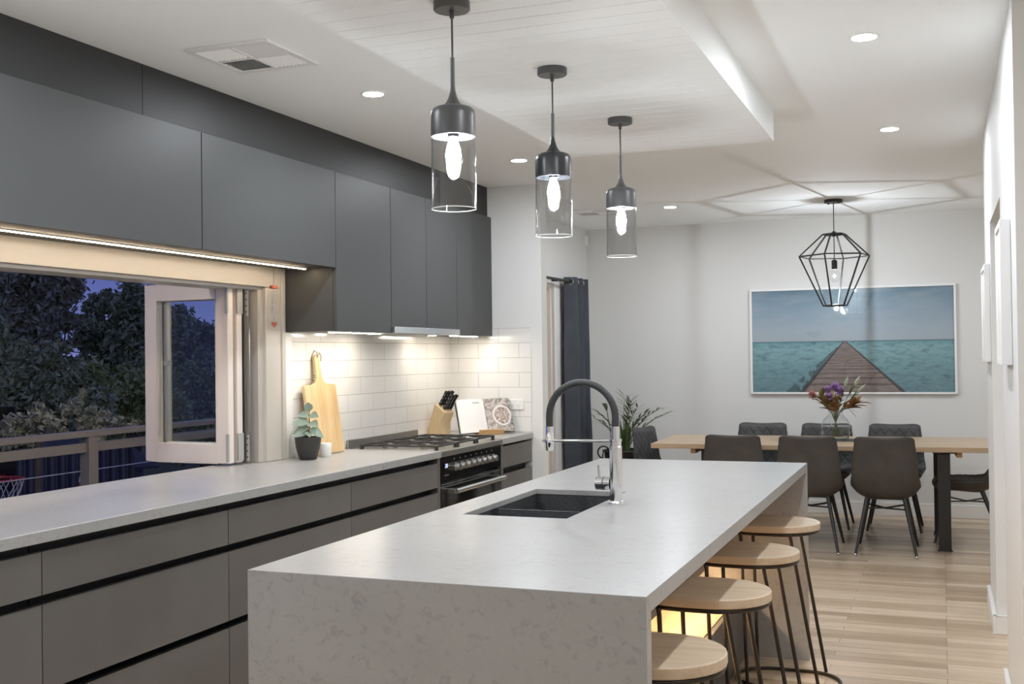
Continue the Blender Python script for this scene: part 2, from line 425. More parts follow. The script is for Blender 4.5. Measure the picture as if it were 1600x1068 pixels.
MB().box(XDL-.116, XDL-.108, DY0+.12, 8.47, .12, DZ-.12).build('pane', m_pane, do)
dt = MB().box(XDL, XDL+.014, DY1, DY1+.06, 0, DZ+.06).box(XDL, XDL+.014, DY0-.06, DY0, 0, DZ+.06).box(XDL, XDL+.014, DY0, DY1, DZ, DZ+.06)
struct(dt.build('trim_3', m_trim, bevel=.002), 'white architrave around the sliding door')

# ------------------------------------------------------------------ ceiling fittings
m_down = emis('downlight_glow', C_COOL, W_DOWN)
def downlight(x, y, z=ZC, label=None, group=None):
    t = thing('downlight', label, 'downlight', (x, y, z), 0, group)
    MB().lathe([(.046,-.001),(.046,-.005),(.056,-.004),(.058,0)], n=36).build('ring', m_white, t)
    MB().lathe([(.0455,-.0035),(.0001,-.0035)], n=24).build('diffuser', m_down, t)
    return t
downlight(-2.41, 4.494, label='round downlight in the ceiling above the window end of the wall cabinets')
downlight(-2.417, 6.393, label='round downlight in the ceiling above the rangehood end')
downlight(-2.063, 8.958, label='small round downlight over the left part of the dining table')
downlight(-.258, 4.453, label='largest round downlight, right of the dropped ceiling panel')
downlight(-.244, 6.357, label='round downlight at right, past the end of the dropped ceiling panel')
for i, (x, y) in enumerate(((-2.41, 2.594), (-2.41, .7), (-.25, 2.55), (1.25, -.9), (1.25, 1.6), (1.25, 4.4), (1.25, 8.96))):  # extra downlights out of view, added to raise the room's brightness
    downlight(x, y, label='added unseen round downlight that brightens the room', group='added downlights outside the view')

def vent(x, y, s, label):
    t = thing('ceiling_vent', label, 'ceiling vent', (x, y, ZC))
    f = MB(); h = s/2; i_ = h-.028
    f.box(-h, h, -h, -i_, -.012, 0).box(-h, h, i_, h, -.012, 0).box(-h, -i_, -i_, i_, -.012, 0).box(i_, h, -i_, i_, -.012, 0)
    f.box(-.008, .008, -i_, i_, -.011, 0).box(-i_, -.008, -.008, .008, -.011, 0).box(.008, i_, -.008, .008, -.011, 0)
    f.build('frame', m_white, t, bevel=.002)
    MB().box(-i_, i_, -i_, i_, -.0015, 0).build('backing', m_black, t)
    # each quadrant of the grille is one set of blades
    for qx, qy, alongx, tilt in ((-1,-1,False,1),(1,-1,True,-1),(-1,1,True,1),(1,1,False,1)):
        g = MB(); c0 = .011; L = (i_-c0); nb = 8
        for b_ in range(nb):
            o = c0+L*(b_+.5)/nb; mid = c0+L/2
            dx = .0085*tilt
            if alongx: g.obox((qx*mid, qy*o, -.0065), (L/2*.98,0,0), (0,.0088,.0042*tilt), (0,0,.0007))
            else: g.obox((qx*o, qy*mid, -.0065), (0,L/2*.98,0), (.0088,0,.0042*tilt), (0,0,.0007))
        g.build('blades', m_white, t, smooth=False)
vent(-2.542, 3.74, .375, 'square white ceiling vent with slatted quadrants above the wall cabinets')
vent(-2.70, 8.95, .375, 'square ceiling vent in the dining corner behind the farthest island pendant')

m_bulb = emis('pendant_bulb_glow', C_COOL, W_PEND)
def pendant(x, y, label, m_):
    t = thing('pendant_lamp', label, 'pendant lamp', (x, y, ZB), 0, 'glass pendant lamps above the island')
    z = lambda q: q-ZB
    MB().lathe([(.0001,z(2.503)),(.055,z(2.503)),(.055,z(2.480)),(.052,z(2.477)),(.0001,z(2.477))], n=40).build('ceiling_rose', m_pend, t)
    MB().tube([(0,0,z(2.477)),(0,0,z(2.455))], .007, 12).build('cord_grip', m_pend, t)
    MB().tube([(0,0,z(2.46)),(0,0,z(2.332))], .0032, 10).build('cord', m_pend, t)
    MB().lathe([(.0001,z(2.336)),(.0062,z(2.336)),(.0068,z(2.245)),(.0001,z(2.245))], n=16).build('rod', m_pend, t)
    pf = [(.0068,2.25),(.0085,2.235),(.013,2.217),(.020,2.202),(.030,2.192),(.046,2.188),(.057,2.184),(.064,2.176),(.067,2.163),(.067,2.098),(.0645,2.098),(.0645,2.16),(.058,2.178),(.02,2.184)]
    MB().lathe([(r_, z(q)) for r_, q in pf], n=48).build('metal_cap', m_, t, ang=30)
    MB().lathe([(.0640,z(2.12)),(.0655,z(1.884)),(.0665,z(1.881)),(.0680,z(1.884)),(.0662,z(2.0975))], n=48).build('glass_shade', m_smoke, t, ang=30)
    MB().tube(arc((0,0,z(1.8825)), .0667, 0, 2*PI, 48, (1,0,0), (0,1,0))[:-1], .0016, 8, closed=True).build('glass_rim', m_glassedge, t)
    MB().lathe([(.0001,z(2.178)),(.016,z(2.178)),(.016,z(2.098)),(.0001,z(2.098))], n=20).build('socket', m_pend2, t)
    b_ = MB().lathe([(.013,z(2.099)),(.017,z(2.085)),(.027,z(2.06)),(.030,z(2.04)),(.026,z(2.018)),(.013,z(2.004)),(.0005,z(2.0))], n=24).build('bulb', m_glass, t)
    MB().lathe([(.0006,z(2.096)),(.012,z(2.090)),(.020,z(2.066)),(.0235,z(2.042)),(.018,z(2.019)),(.0006,z(2.008))], n=12).build('filament', m_bulb, b_)
    return t
pendant(-1.352, 3.022, 'nearest of three glass pendant lamps, hung above the front of the island', m_pend)
pendant(-1.328, 3.87, 'middle of three glass pendant lamps, black-capped, above the island sink', m_pend2)
pendant(-1.332, 4.813, 'farthest of three glass pendant lamps, above the dining end of the island', m_pend)

# geometric cage pendant over the dining table
m_globe = emis('globe_bulb_glow', C_COOL, W_DINE)
t = thing('cage_pendant_lamp', 'black wire cage pendant with a round globe bulb above the dining table', 'pendant lamp', (-.784, 9.136, ZC))
z = lambda q: q-ZC
MB().lathe([(.0001,0),(.072,0),(.072,z(2.632)),(.069,z(2.628)),(.0001,z(2.628))], n=36).build('ceiling_rose', m_blackmetal, t)
s_ = MB()
for q in (-1, 1): s_.ball((.04*q, -.02*q, z(2.624)), .007, 10, 6)
s_.build('screw_caps', m_blackmetal, t)
MB().tube([(0,0,z(2.63)),(0,0,z(2.17))], .0035, 8).build('cord', m_blackmetal, t)
hx = lambda r_, q, i: (r_*math.cos(R(20+60*i)), r_*math.sin(R(20+60*i)), z(q))
rings = ((.088, 2.377), (.278, 2.203), (.094, 1.81))
for i, (r_, q) in enumerate(rings):
    g = MB(); g.tube([hx(r_, q, k_) for k_ in range(6)], .006, 6, closed=True)
    if i == 0:
        for k_ in range(3): g.bar(hx(r_, q, k_), hx(r_, q, k_+3), .008, .006)
        g.tube([(0,0,z(2.40)),(0,0,z(2.36))], .014, 12)
    g.build(('upper_ring','middle_ring','lower_ring')[i], m_blackmetal, t, smooth=False)
for k_ in range(6):
    MB().bar(hx(*rings[0], k_), hx(*rings[1], k_), .010, .010).build('upper_bar', m_blackmetal, t, smooth=False)
    MB().bar(hx(*rings[1], k_), hx(*rings[2], k_), .010, .010).build('lower_bar', m_blackmetal, t, smooth=False)
MB().lathe([(.0001,z(2.178)),(.012,z(2.175)),(.022,z(2.165)),(.022,z(2.10)),(.0001,z(2.10))], n=20).build('socket', m_blackmetal, t)
b_ = MB().lathe([(.014,z(2.10)),(.022,z(2.088))]+[(.0475*math.sin(a_), z(2.045+.0475*math.cos(a_))) for a_ in [R(28+i*10.8) for i in range(15)]], n=28).build('globe_bulb', m_glass, t)
MB().ball((0,0,z(2.045)), .0065, 12, 8, (1,1,1.6)).build('filament', m_globe, b_)

# motion sensor in the dining corner
t = thing('motion_sensor', 'small white motion sensor high in the dining room corner', 'motion sensor', (XDL+.001, YD-.06, 2.545))
MB().prism([(0,-.028),(.03,-.022),(.036,0),(.03,.022),(0,.028)], -.05, .05).build('housing', m_white, t, bevel=.004)
MB().prism([(.03,-.02),(.038,0),(.03,.02)], -.038, .004).build('lens', m_trim, t, bevel=.002)

# unseen uplighter added behind the camera to brighten the kitchen ceiling
W_UP = 1500
t = thing('fill_floor_lamp', 'added unseen black uplighter behind the camera, brightening the ceiling', 'floor lamp', (-2.1, .35, 0))
MB().lathe([(.0001,0),(.14,0),(.14,.018),(.02,.026),(.0001,.026)], n=36).build('base', m_blackmetal, t)
MB().tube([(0,0,.02),(0,0,1.72)], .012, 14).build('pole', m_blackmetal, t)
MB().lathe([(.012,1.70),(.05,1.715),(.11,1.755),(.15,1.81),(.146,1.81),(.105,1.762),(.045,1.724),(.0001,1.72)], n=36).build('bowl', m_blackmetal, t)
MB().ball((0,0,1.765), .035, 16, 10).build('bulb', emis('fill_uplighter_glow', C_COOL, W_UP), t)

# ------------------------------------------------------------------ wall cabinets
XF = -2.99
def wall_unit(y0, y1, z0, z1, doors, label, cat='wall cabinet', group=None):
    t = thing('wall_cabinet', label, cat, (XF, y0, z0), 0, group); D = XF-XB
    L = y1-y0
    MB().box(-D+.001, -.021, .001, L-.001, 0, z1-z0).build('carcass', m_cab, t)
    n = len(doors)-1
    for i in range(n):
        a_, b_ = doors[i]-y0+.0018, doors[i+1]-y0-.0018
        MB().box(-.020, 0, a_, b_, -.002, z1-z0-.0015).build('door', m_cab, t, bevel=.0012)
    return t
wall_unit(1.9, 4.0, 1.924, 2.435, (1.9, 4.0), 'long charcoal overhead cabinet above the servery window, cut by the frame')
wall_unit(4.001, 5.139, 1.924, 2.435, (4.001, 5.139), 'charcoal overhead cabinet above the open window sash')
wall_unit(5.14, 5.77, 1.587, 2.435, (5.14, 5.77), 'tall charcoal wall cabinet with a lit side beside the window')
wall_unit(5.771, 6.713, 1.612, 2.435, (5.771, 6.247, 6.713), 'two-door charcoal wall cabinet directly above the rangehood')
wall_unit(6.714, YE-.002, 1.587, 2.435, (6.714, YE-.002), 'charcoal wall cabinet at the white end wall')
t = thing('rangehood', 'slim stainless slide-out rangehood under the wall cabinets', 'rangehood', (XF, 5.775, 1.587))
MB().box(-.33, .004, 0, .935, 0, .024).build('body', m_dsteel, t)
MB().box(.004, .020, 0, .935, -.003, .036).build('front_strip', m_steel, t, bevel=.002)
MB().box(-.26, -.06, .08, .44, -.003, 0).build('filter', m_dsteel, t)
MB().box(-.26, -.06, .50, .86, -.003, 0).build('filter', m_dsteel, t)
m_hood = emis('hood_lamp_glow', C_MID, 120)
for yk in (.05, .885): MB().lathe([(.0001,-.004),(.026,-.004),(.028,0),(.0001,0)], (-.16,yk,0), 20).build('hood_lamp', m_hood, t)

m_led = emis('led_warm_strip', C_WARM, W_LED); m_ledb = emis('led_bar', C_MID, W_LEDB); m_ledc = emis('led_bar_bright', C_MID, W_LEDB*1.3); m_ledi = emis('led_island', C_AMBER, W_LEDI)
def led(name, label, y0, y1, x, zc, m_, w_=.012):
    t = thing(name, label, 'light strip', (x, y0, zc))
    MB().box(-w_, w_, 0, y1-y0, -.005, 0).build('channel', m_white, t)
    MB().box(-w_*.7, w_*.7, .004, y1-y0-.004, -.0075, -.005).build('diffuser', m_, t)
led('light_strip', 'long warm light strip under the overhead cabinets above the window', 1.95, 5.10, -3.155, 1.924, m_led, .010)
led('light_strip', 'light bar under the tall wall cabinet, above the cutting board', 5.19, 5.75, -3.06, 1.587, m_ledc, .016)
led('light_strip', 'light bar under the wall cabinet nearest the end wall', 6.76, 7.20, -3.06, 1.587, m_ledb, .016)

# ------------------------------------------------------------------ benchtops and drawers
def slab(name, label, boxes, cat='benchtop'):
    t = MB()
    for q in boxes: t.box(*q)
    o = t.build(name, m_stone, bevel=.003); return tag(o, label, cat)
bt = MB()
pr_ = [(XB+.001, 4.956), (-3.49, 4.956), (-3.49, 1.0), (-2.69, 1.0), (-2.69, 5.792), (XB+.001, 5.792)]
bt.prism(pr_, ZT-.04, ZT); tag(bt.build('benchtop', m_stone, bevel=.003), 'long pale stone benchtop running under the servery window', 'benchtop')
slab('benchtop', 'short pale stone benchtop between the cooker and end wall', [(XB+.001, -2.69, 6.742, YE-.001, ZT-.04, ZT)])

def drawer_unit(y0, y1, label, rows=((.694,.831),(.387,.663),(.10,.357))):
    t = thing('drawer_cabinet', label, 'drawer cabinet', (-2.70, y0, 0), 0, 'grey drawer cabinets under the benchtop'); L = y1-y0
    MB().box(-.60, -.055, .002, L-.002, .10, ZT-.042).build('carcass', m_black, t)
    e_ = MB().box(-.055, -.002, .0, .016, .10, ZT-.042).box(-.055, -.002, L-.016, L, .10, ZT-.042) if False else None
    MB().box(-.56, -.07, .0, L, 0, .10).build('plinth', m_black, t)
    for a_, b_ in rows:
        dr = MB().box(-.022, 0, .0018, L-.0018, a_, b_).build('drawer', m_drawer, t, bevel=.001)
        MB().box(-.022, .0008, .0018, L-.0018, b_, b_+.0022).build('edge_strip', m_edge, dr)
    return t
drawer_unit(1.77, 2.769, 'grey drawer cabinet at the left edge of the frame, under the window benchtop')
drawer_unit(2.77, 3.764, 'wide grey drawer cabinet left of the island end, second from the frame edge')
drawer_unit(3.765, 4.763, 'grey drawer cabinet behind the island, under the open window sash')
drawer_unit(4.764, 5.76, 'grey drawer cabinet just left of the cooker')
drawer_unit(6.772, YE-.002, 'narrow grey drawer cabinet between the cooker and end wall', rows=((.706,.845),(.387,.664),(.10,.357)))
pn = MB().box(-3.28, -2.70, 5.761, 5.792, 0, ZT-.041); tag(pn.build('filler_panel', m_drawer), 'slim grey filler panel left of the cooker', 'filler panel')
pn = MB().box(-3.28, -2.70, 6.743, 6.771, 0, ZT-.041); tag(pn.build('filler_panel', m_drawer), 'slim grey filler panel right of the cooker', 'filler panel')

# ------------------------------------------------------------------ range cooker
RY0, RY1 = 5.796, 6.738
t = thing('range_cooker', 'black freestanding cooker with gas hob and eight steel knobs', 'cooker', (-2.70, RY0, 0)); L = RY1-RY0
MB().box(-.60, -.03, 0, L, .06, ZT-.04).build('body', m_enamel, t)
MB().box(-.60, .012, 0, L, ZT-.038, ZT-.004).build('hob_top', m_dsteel, t, bevel=.003)
MB().box(-.612, -.60, 0, L, ZT-.06, ZT+.052).build('rear_upstand', m_dsteel, t, bevel=.002)
cp = MB().box(-.03, -.004, 0, L, .722, ZT-.04).build('control_panel', m_enamel, t, bevel=.002)
for i in range(8):
    yk = .205+i*.0835
    kb = MB().tube([(-.004,yk,.792),(.010,yk,.792)], .026, 20).build('knob', m_steel, t)
    MB().tube([(.010,yk,.792),(.036,yk,.792)], [.0225,.019], 20).build('grip', m_steel, kb)
    MB().box(-.0045,-.0035,yk-.003,yk+.003,.835,.841).build('mark', m_white, cp)
m_disp = emis('clock_digits', (.55,.65,1.0), 2.2)
dp_ = MB().box(-.004, -.001, .055, .135, .765, .83).build('display', m_blackglass, t)
# clock digits "20" style seven segment strokes, and the small button row under them
dg = MB(); SEG = {'2': ((0,2,1,2),(1,1,1,2),(0,1,1,1),(0,0,0,1),(0,0,1,0)), '8': ((0,2,1,2),(1,1,1,2),(0,1,1,1),(0,0,0,1),(0,0,1,0),(0,1,0,2),(1,0,1,1))}
for j, ch in enumerate('28'):
    for (a0, b0, a1, b1) in SEG[ch]:
        y0, z0, y1, z1 = .072+j*.018+a0*.011, .797+b0*.010, .072+j*.018+a1*.011, .797+b1*.010
        dg.box(-.001, -.0004, min(y0,y1)-.0012, max(y0,y1)+.0012, min(z0,z1)-.0012, max(z0,z1)+.0012)
dg.build('digits', m_disp, dp_, smooth=False)
MB().box(-.004, 0, .058, .12, .748, .757).build('button_row', m_steel, t)
dr = MB().box(-.03, -.002, .006, L-.006, .20, .715).build('oven_door', m_blackglass, t, bevel=.002)
MB().box(-.002, .0005, .02, L-.02, .700, .7045).build('vent_line', m_dsteel, dr)
h_ = MB().tube([(.052,.10,.660),(.052,L-.075,.660)], .0155, 20).build('handle', m_steel, t)
for yk in (.115, L-.09): MB().box(-.002, .050, yk-.017, yk+.017, .648, .672).build('handle_bracket', m_dsteel, h_, bevel=.003)
MB().box(-.03, -.006, .006, L-.006, .07, .19).build('warming_drawer', m_enamel, t, bevel=.002)
for i in range(3):
    g = MB(); a0 = .03+i*.297; a1 = a0+.285; zt = ZT+.026
    for yk in (a0+.006, a1-.006): g.box(-.54, -.03, yk-.005, yk+.005, zt-.010, zt)
    for xk in (-.535, -.285, -.035): g.box(xk-.005, xk+.005, a0, a1, zt-.010, zt)
    for xk in (-.41, -.16):
        yc_ = (a0+a1)/2
        for s1 in (-1, 1):
            g.box(xk-.004, xk+.004, min(yc_+s1*.035, yc_+s1*.14), max(yc_+s1*.035, yc_+s1*.14), zt-.008, zt+.002)
            g.box(min(xk+s1*.03, xk+s1*.12), max(xk+s1*.03, xk+s1*.12), yc_-.004, yc_+.004, zt-.008, zt+.002)
    for xk in (-.53, -.04):
        for yk in (a0+.008, a1-.008): g.box(xk-.009, xk+.009, yk-.009, yk+.009, ZT-.005, zt-.004)
    g.build('pan_grate', m_iron, t, bevel=.0015, seg=1)
    for xk in (-.41, -.16):
        bu = MB().lathe([(.0001,ZT-.004),(.046,ZT-.004),(.046,ZT+.006),(.034,ZT+.010),(.0001,ZT+.010)], (xk,(a0+a1)/2,0), 24).build('burner', m_dsteel, t)
        MB().lathe([(.0001,ZT+.010),(.032,ZT+.010),(.031,ZT+.015),(.0001,ZT+.016)], (xk,(a0+a1)/2,0), 24).build('burner_cap', m_iron, bu)

# ------------------------------------------------------------------ island
IX0, IX1, IY0, IY1, IZ = -1.613, -.600, 2.3255, 5.38, .92
SX0, SX1, SY0, SY1 = -1.49, -1.125, 3.365, 4.085
t = thing('island_benchtop', 'pale concrete-look stone island top with waterfall ends', 'benchtop', (0,0,0))
top = MB()
o = [(IX0,IY0),(IX1,IY0),(IX1,IY1),(IX0,IY1)]; i_ = [(SX0,SY0),(SX1,SY0),(SX1,SY1),(SX0,SY1)]
for zq, g_ in ((IZ-.04, .04), (IZ, 0)):     # both ends are mitred at 45 degrees
    top.v += [(x, y+(g_ if y < 3 else -g_), zq) for x, y in o]
e_ = .03; ex = [(SX0-e_,SY0-e_),(SX1+e_,SY0-e_),(SX1+e_,SY1+e_),(SX0-e_,SY1+e_)]
top.v += [(x,y,IZ) for x, y in i_]+[(x,y,IZ-.02) for x, y in i_]+[(x,y,IZ-.02) for x, y in ex]+[(x,y,IZ-.04) for x, y in ex]
for q in range(4):
    r_ = (q+1) % 4
    for A, B in ((0,4),(4,8),(8,12),(12,16),(16,20),(20,0)): top.f.append((A+q, A+r_, B+r_, B+q))
top.build('stone_top', m_stone, t, bevel=.0012)
MB().prism([(IY0,0),(IY0+.04,0),(IY0+.04,IZ-.04),(IY0,IZ)], IX0, IX1, lambda a, b, z: (z, a, b)).build('waterfall_end', m_stone, t, bevel=.0012)
MB().prism([(IY1,0),(IY1-.04,0),(IY1-.04,IZ-.04),(IY1,IZ)], IX0, IX1, lambda a, b, z: (z, a, b)).build('waterfall_end', m_stone, t, bevel=.0012)
t = thing('island_cabinet', 'grey island cabinet with a lit niche under the stone overhang', 'cabinet', (0,0,0))
y0, y1 = IY0+.041, IY1-.041
MB().box(IX0+.02, -1.27, y0, y1, .02, IZ-.29).box(IX0+.02, SX0-.03, y0, y1, .6, IZ-.042).box(SX1+.03, -1.045, y0, y1, .46, IZ-.042).build('carcass', m_drawer, t)
MB().box(-1.27, -.915, y0, y1, .0, .285).build('lower_box', m_drawer, t)
for i in range(4):
    a_ = y0+(y1-y0)*i/4; b_ = y0+(y1-y0)*(i+1)/4
    MB().box(-.914, -.892, a_+.002, b_-.002, .004, .292).build('lower_door', m_drawer, t, bevel=.001)
    MB().box(-1.044, -1.022, a_+.002, b_-.002, .452, IZ-.043).build('upper_door', m_drawer, t, bevel=.001)
    MB().box(IX0, IX0+.019, a_+.002, b_-.002, .10, IZ-.07).build('front_door', m_drawer, t, bevel=.001)
MB().box(-1.262, -.915, y0, y1, .286, .296).box(-1.269, -1.256, y0, y1, .296, .46).build('niche_lining', m_niche, t)
t = thing('light_strip', 'warm light strip under the island overhang behind the stools', 'light strip', (-1.045, y0+.05, .451))
MB().box(-.016, .0, 0, y1-y0-.1, -.004, 0).build('channel', m_steel, t)
MB().box(-.012, .004, .004, y1-y0-.104, -.012, -.004).build('diffuser', m_ledi, t)

# undermount sink
t = thing('double_sink', 'black granite double-bowl sink set into the island', 'sink', (0,0,0))
def bowl(name, x0, x1, y0, y1, dz, par):
    q = MB(); zt, zb = IZ-.0225, IZ-.0225-dz; ins = .018
    top_ = [(x0,y0,zt),(x1,y0,zt),(x1,y1,zt),(x0,y1,zt)]; bot = [(x0+ins,y0+ins,zb),(x1-ins,y0+ins,zb),(x1-ins,y1-ins,zb),(x0+ins,y1-ins,zb)]
    for j in range(4):
        kx = (j+1) % 4; q.quad(top_[j], top_[kx], bot[kx], bot[j])
    q.quad(*bot)
    o_ = q.build(name, m_sink, par, smooth=False)
    s_ = o_.modifiers.new('thick', 'SOLIDIFY'); s_.thickness = .005; s_.offset = 0
    MB().lathe([(.0001,.004),(.035,.004),(.042,.0045),(.044,.002)], ((x0+x1)/2,(y0+y1)/2,zb+.003), 24).build('drain', m_steel, o_)
    return o_
DV = 3.66
bowl('small_bowl', SX0-.004, SX1+.004, SY0-.004, DV-.010, .15, t)
bowl('large_bowl', SX0-.004, SX1+.004, DV+.010, SY1+.004, .20, t)
MB().box(SX0-.004, SX1+.004, DV-.012, DV+.012, IZ-.09, IZ-.030).build('divider', m_sink, t, bevel=.006)
rim = MB(); a_ = .022
rim.box(SX0-a_,SX1+a_,SY0-a_,SY0-.004,IZ-.032,IZ-.0205).box(SX0-a_,SX1+a_,SY1+.004,SY1+a_,IZ-.032,IZ-.0205).box(SX0-a_,SX0-.004,SY0-.004,SY1+.004,IZ-.032,IZ-.0205).box(SX1+.004,SX1+a_,SY0-.004,SY1+.004,IZ-.032,IZ-.0205)
rim.build('rim', m_sink, t)

# spring-neck mixer tap
t = thing('mixer_tap', 'tall chrome mixer tap with a dark arched hose behind the sink', 'tap', (-1.072, 3.758, IZ))
zz = lambda q: q-IZ
MB().lathe([(.0001,0),(.031,0),(.031,.006),(.028,.010),(.0225,.011)], n=32).build('base_flange', m_chrome, t)
MB().lathe([(.0225,.008),(.0225,zz(1.118)),(.0205,zz(1.12)),(.0205,zz(1.137)),(.0225,zz(1.139)),(.0225,zz(1.146)),(.0001,zz(1.147))], n=32).build('body', m_chrome, t)
MB().lathe([(.0001,zz(1.144)),(.0145,zz(1.144)),(.0145,zz(1.19)),(.0001,zz(1.19))], n=28).build('hose_collar', m_chrome, t)
rad = .1225; cx = -rad; pts = [(0,0,zz(1.185)),(0,0,zz(1.20))]
pts = [(0,0,zz(1.185))]+[(cx+rad*math.cos(a_), 0, zz(1.222)+.122*math.sin(a_)) for a_ in [PI*i/28 for i in range(29)]]+[(-2*rad,0,zz(1.185))]
MB().tube(pts, .0125, 16).build('hose', m_rubber, t)
sh = MB().lathe([(.0001,zz(1.187)),(.0150,zz(1.187)),(.0150,zz(1.142)),(.0165,zz(1.140)),(.0165,zz(1.128)),(.015,zz(1.126)),(.0138,zz(1.10)),(.0001,zz(1.10))], (-2*rad,0,0), 28).build('spray_head', m_chrome, t)
MB().tube([(.0,0,zz(1.139)),(-2*rad+.014,0,zz(1.136))], [.006,.0048], 14).build('holder_arm', m_chrome, t)
MB().tube([(-2*rad-.016,0,zz(1.136)),(-2*rad-.028,0,zz(1.136))], [.007,.005], 12).build('holder_clip', m_chrome, t)
hb = MB().tube([(-.02,-.0,zz(.990)),(-.072,-.0,zz(.990))], .0235, 24).build('valve', m_chrome, t)
MB().tube([(-.060,0,zz(1.012)),(-.064,0,zz(1.052))], [.0045,.0036], 12).build('lever', m_chrome, hb)
MB().tube([(-.043,0,zz(.990)),(-.046,0,zz(.990))], .0245, 24).build('valve_joint', m_pend2, hb)

# ------------------------------------------------------------------ bar stools
def stadium(cx_, cy_, hx_, hy_, n=12):
    """outline with rounded ends along x: half length hx, half width hy"""
    o_ = []; s1 = hx_-hy_
    for i in range(n+1): a_ = -PI/2+PI*i/n; o_.append((cx_+s1+hy_*math.cos(a_), cy_+hy_*math.sin(a_)))
    for i in range(n+1): a_ = PI/2+PI*i/n; o_.append((cx_-s1+hy_*math.cos(a_), cy_+hy_*math.sin(a_)))
    return o_
SZ = .70
st = thing('bar_stool', None, 'bar stool', (-.72, 0, 0), 0, 'timber-topped bar stools along the island')
MB().prism(stadium(0,0,.215,.172,16), SZ-.030, SZ).build('seat', m_seat, st, bevel=.004)
MB().tube([(x_,y_,SZ-.037) for x_, y_ in stadium(0,0,.205,.163,16)], .007, 10, closed=True).build('seat_rim', m_legs, st)
for sx in (-1, 1):
    for sy in (-1, 1):
        MB().tube([(sx*.105,sy*.162,SZ-.036),(sx*.105+.003,sy*.160,SZ-.055),((.215 if sx > 0 else -.085),sy*.150,.012)], .0075, 12).build('leg', m_legs, st)
MB().tube([(x_,y_,.0085) for x_, y_ in stadium(.067,0,.222,.150,16)], .0075, 10, closed=True).build('foot_ring', m_legs, st)
slabs = ('bar stool nearest the camera, cropped at the bottom edge', 'second bar stool from the camera along the island',
         'third bar stool from the camera, next before the farthest', 'farthest bar stool, beside the island end panel')
for i, ys_ in enumerate((2.735, 3.50, 4.235, 4.985)):
    o = st if i == 0 else copy_tree(st)
    o.location = (-.72, ys_, 0); o['label'] = 'pale timber '+slabs[i]

# ------------------------------------------------------------------ dining table
TRZ = R(2.2)
t = thing('dining_table', 'long oak dining table on black steel leg frames', 'dining table', (-.865, 8.965, 0), TRZ)
TL, TW = 1.275, .50
MB().box(-TL, TL, -TW, TW, .713, .75).build('tabletop', m_table, t, bevel=.003)
for sx in (-1, 1):
    lg = MB(); xk = sx*.85
    for sy in (-1, 1): lg.box(xk-.043, xk+.043, sy*.43-.012 if sy > 0 else -.442, sy*.43+.012 if sy > 0 else -.418, 0, .702)
    lg.box(xk-.043, xk+.043, -.442, .442, .690, .702)
    for sy in (-1, 1): lg.box(xk-.05, xk+.05, sy*.43-.03, sy*.43+.03, 0, .006)
    lg.box(xk-.075, xk+.075, -.46, .46, .702, .7125)
    lg.build('leg_frame', m_blackmetal, t, bevel=.002)
    MB().box(sx*.955-.02, sx*.955+.02, -.44, .44, .672, .7125).build('batten', m_stand, t, bevel=.004)
rn = MB().box(-.30, .30, -.15, .15, .7503, .7525).build('placemat', m_quilt, bevel=.0005)
rn.location = (-.76, 9.03, 0); rn.rotation_euler = (0,0,TRZ); tag(rn, 'grey table mat under the flower vase', 'table mat')

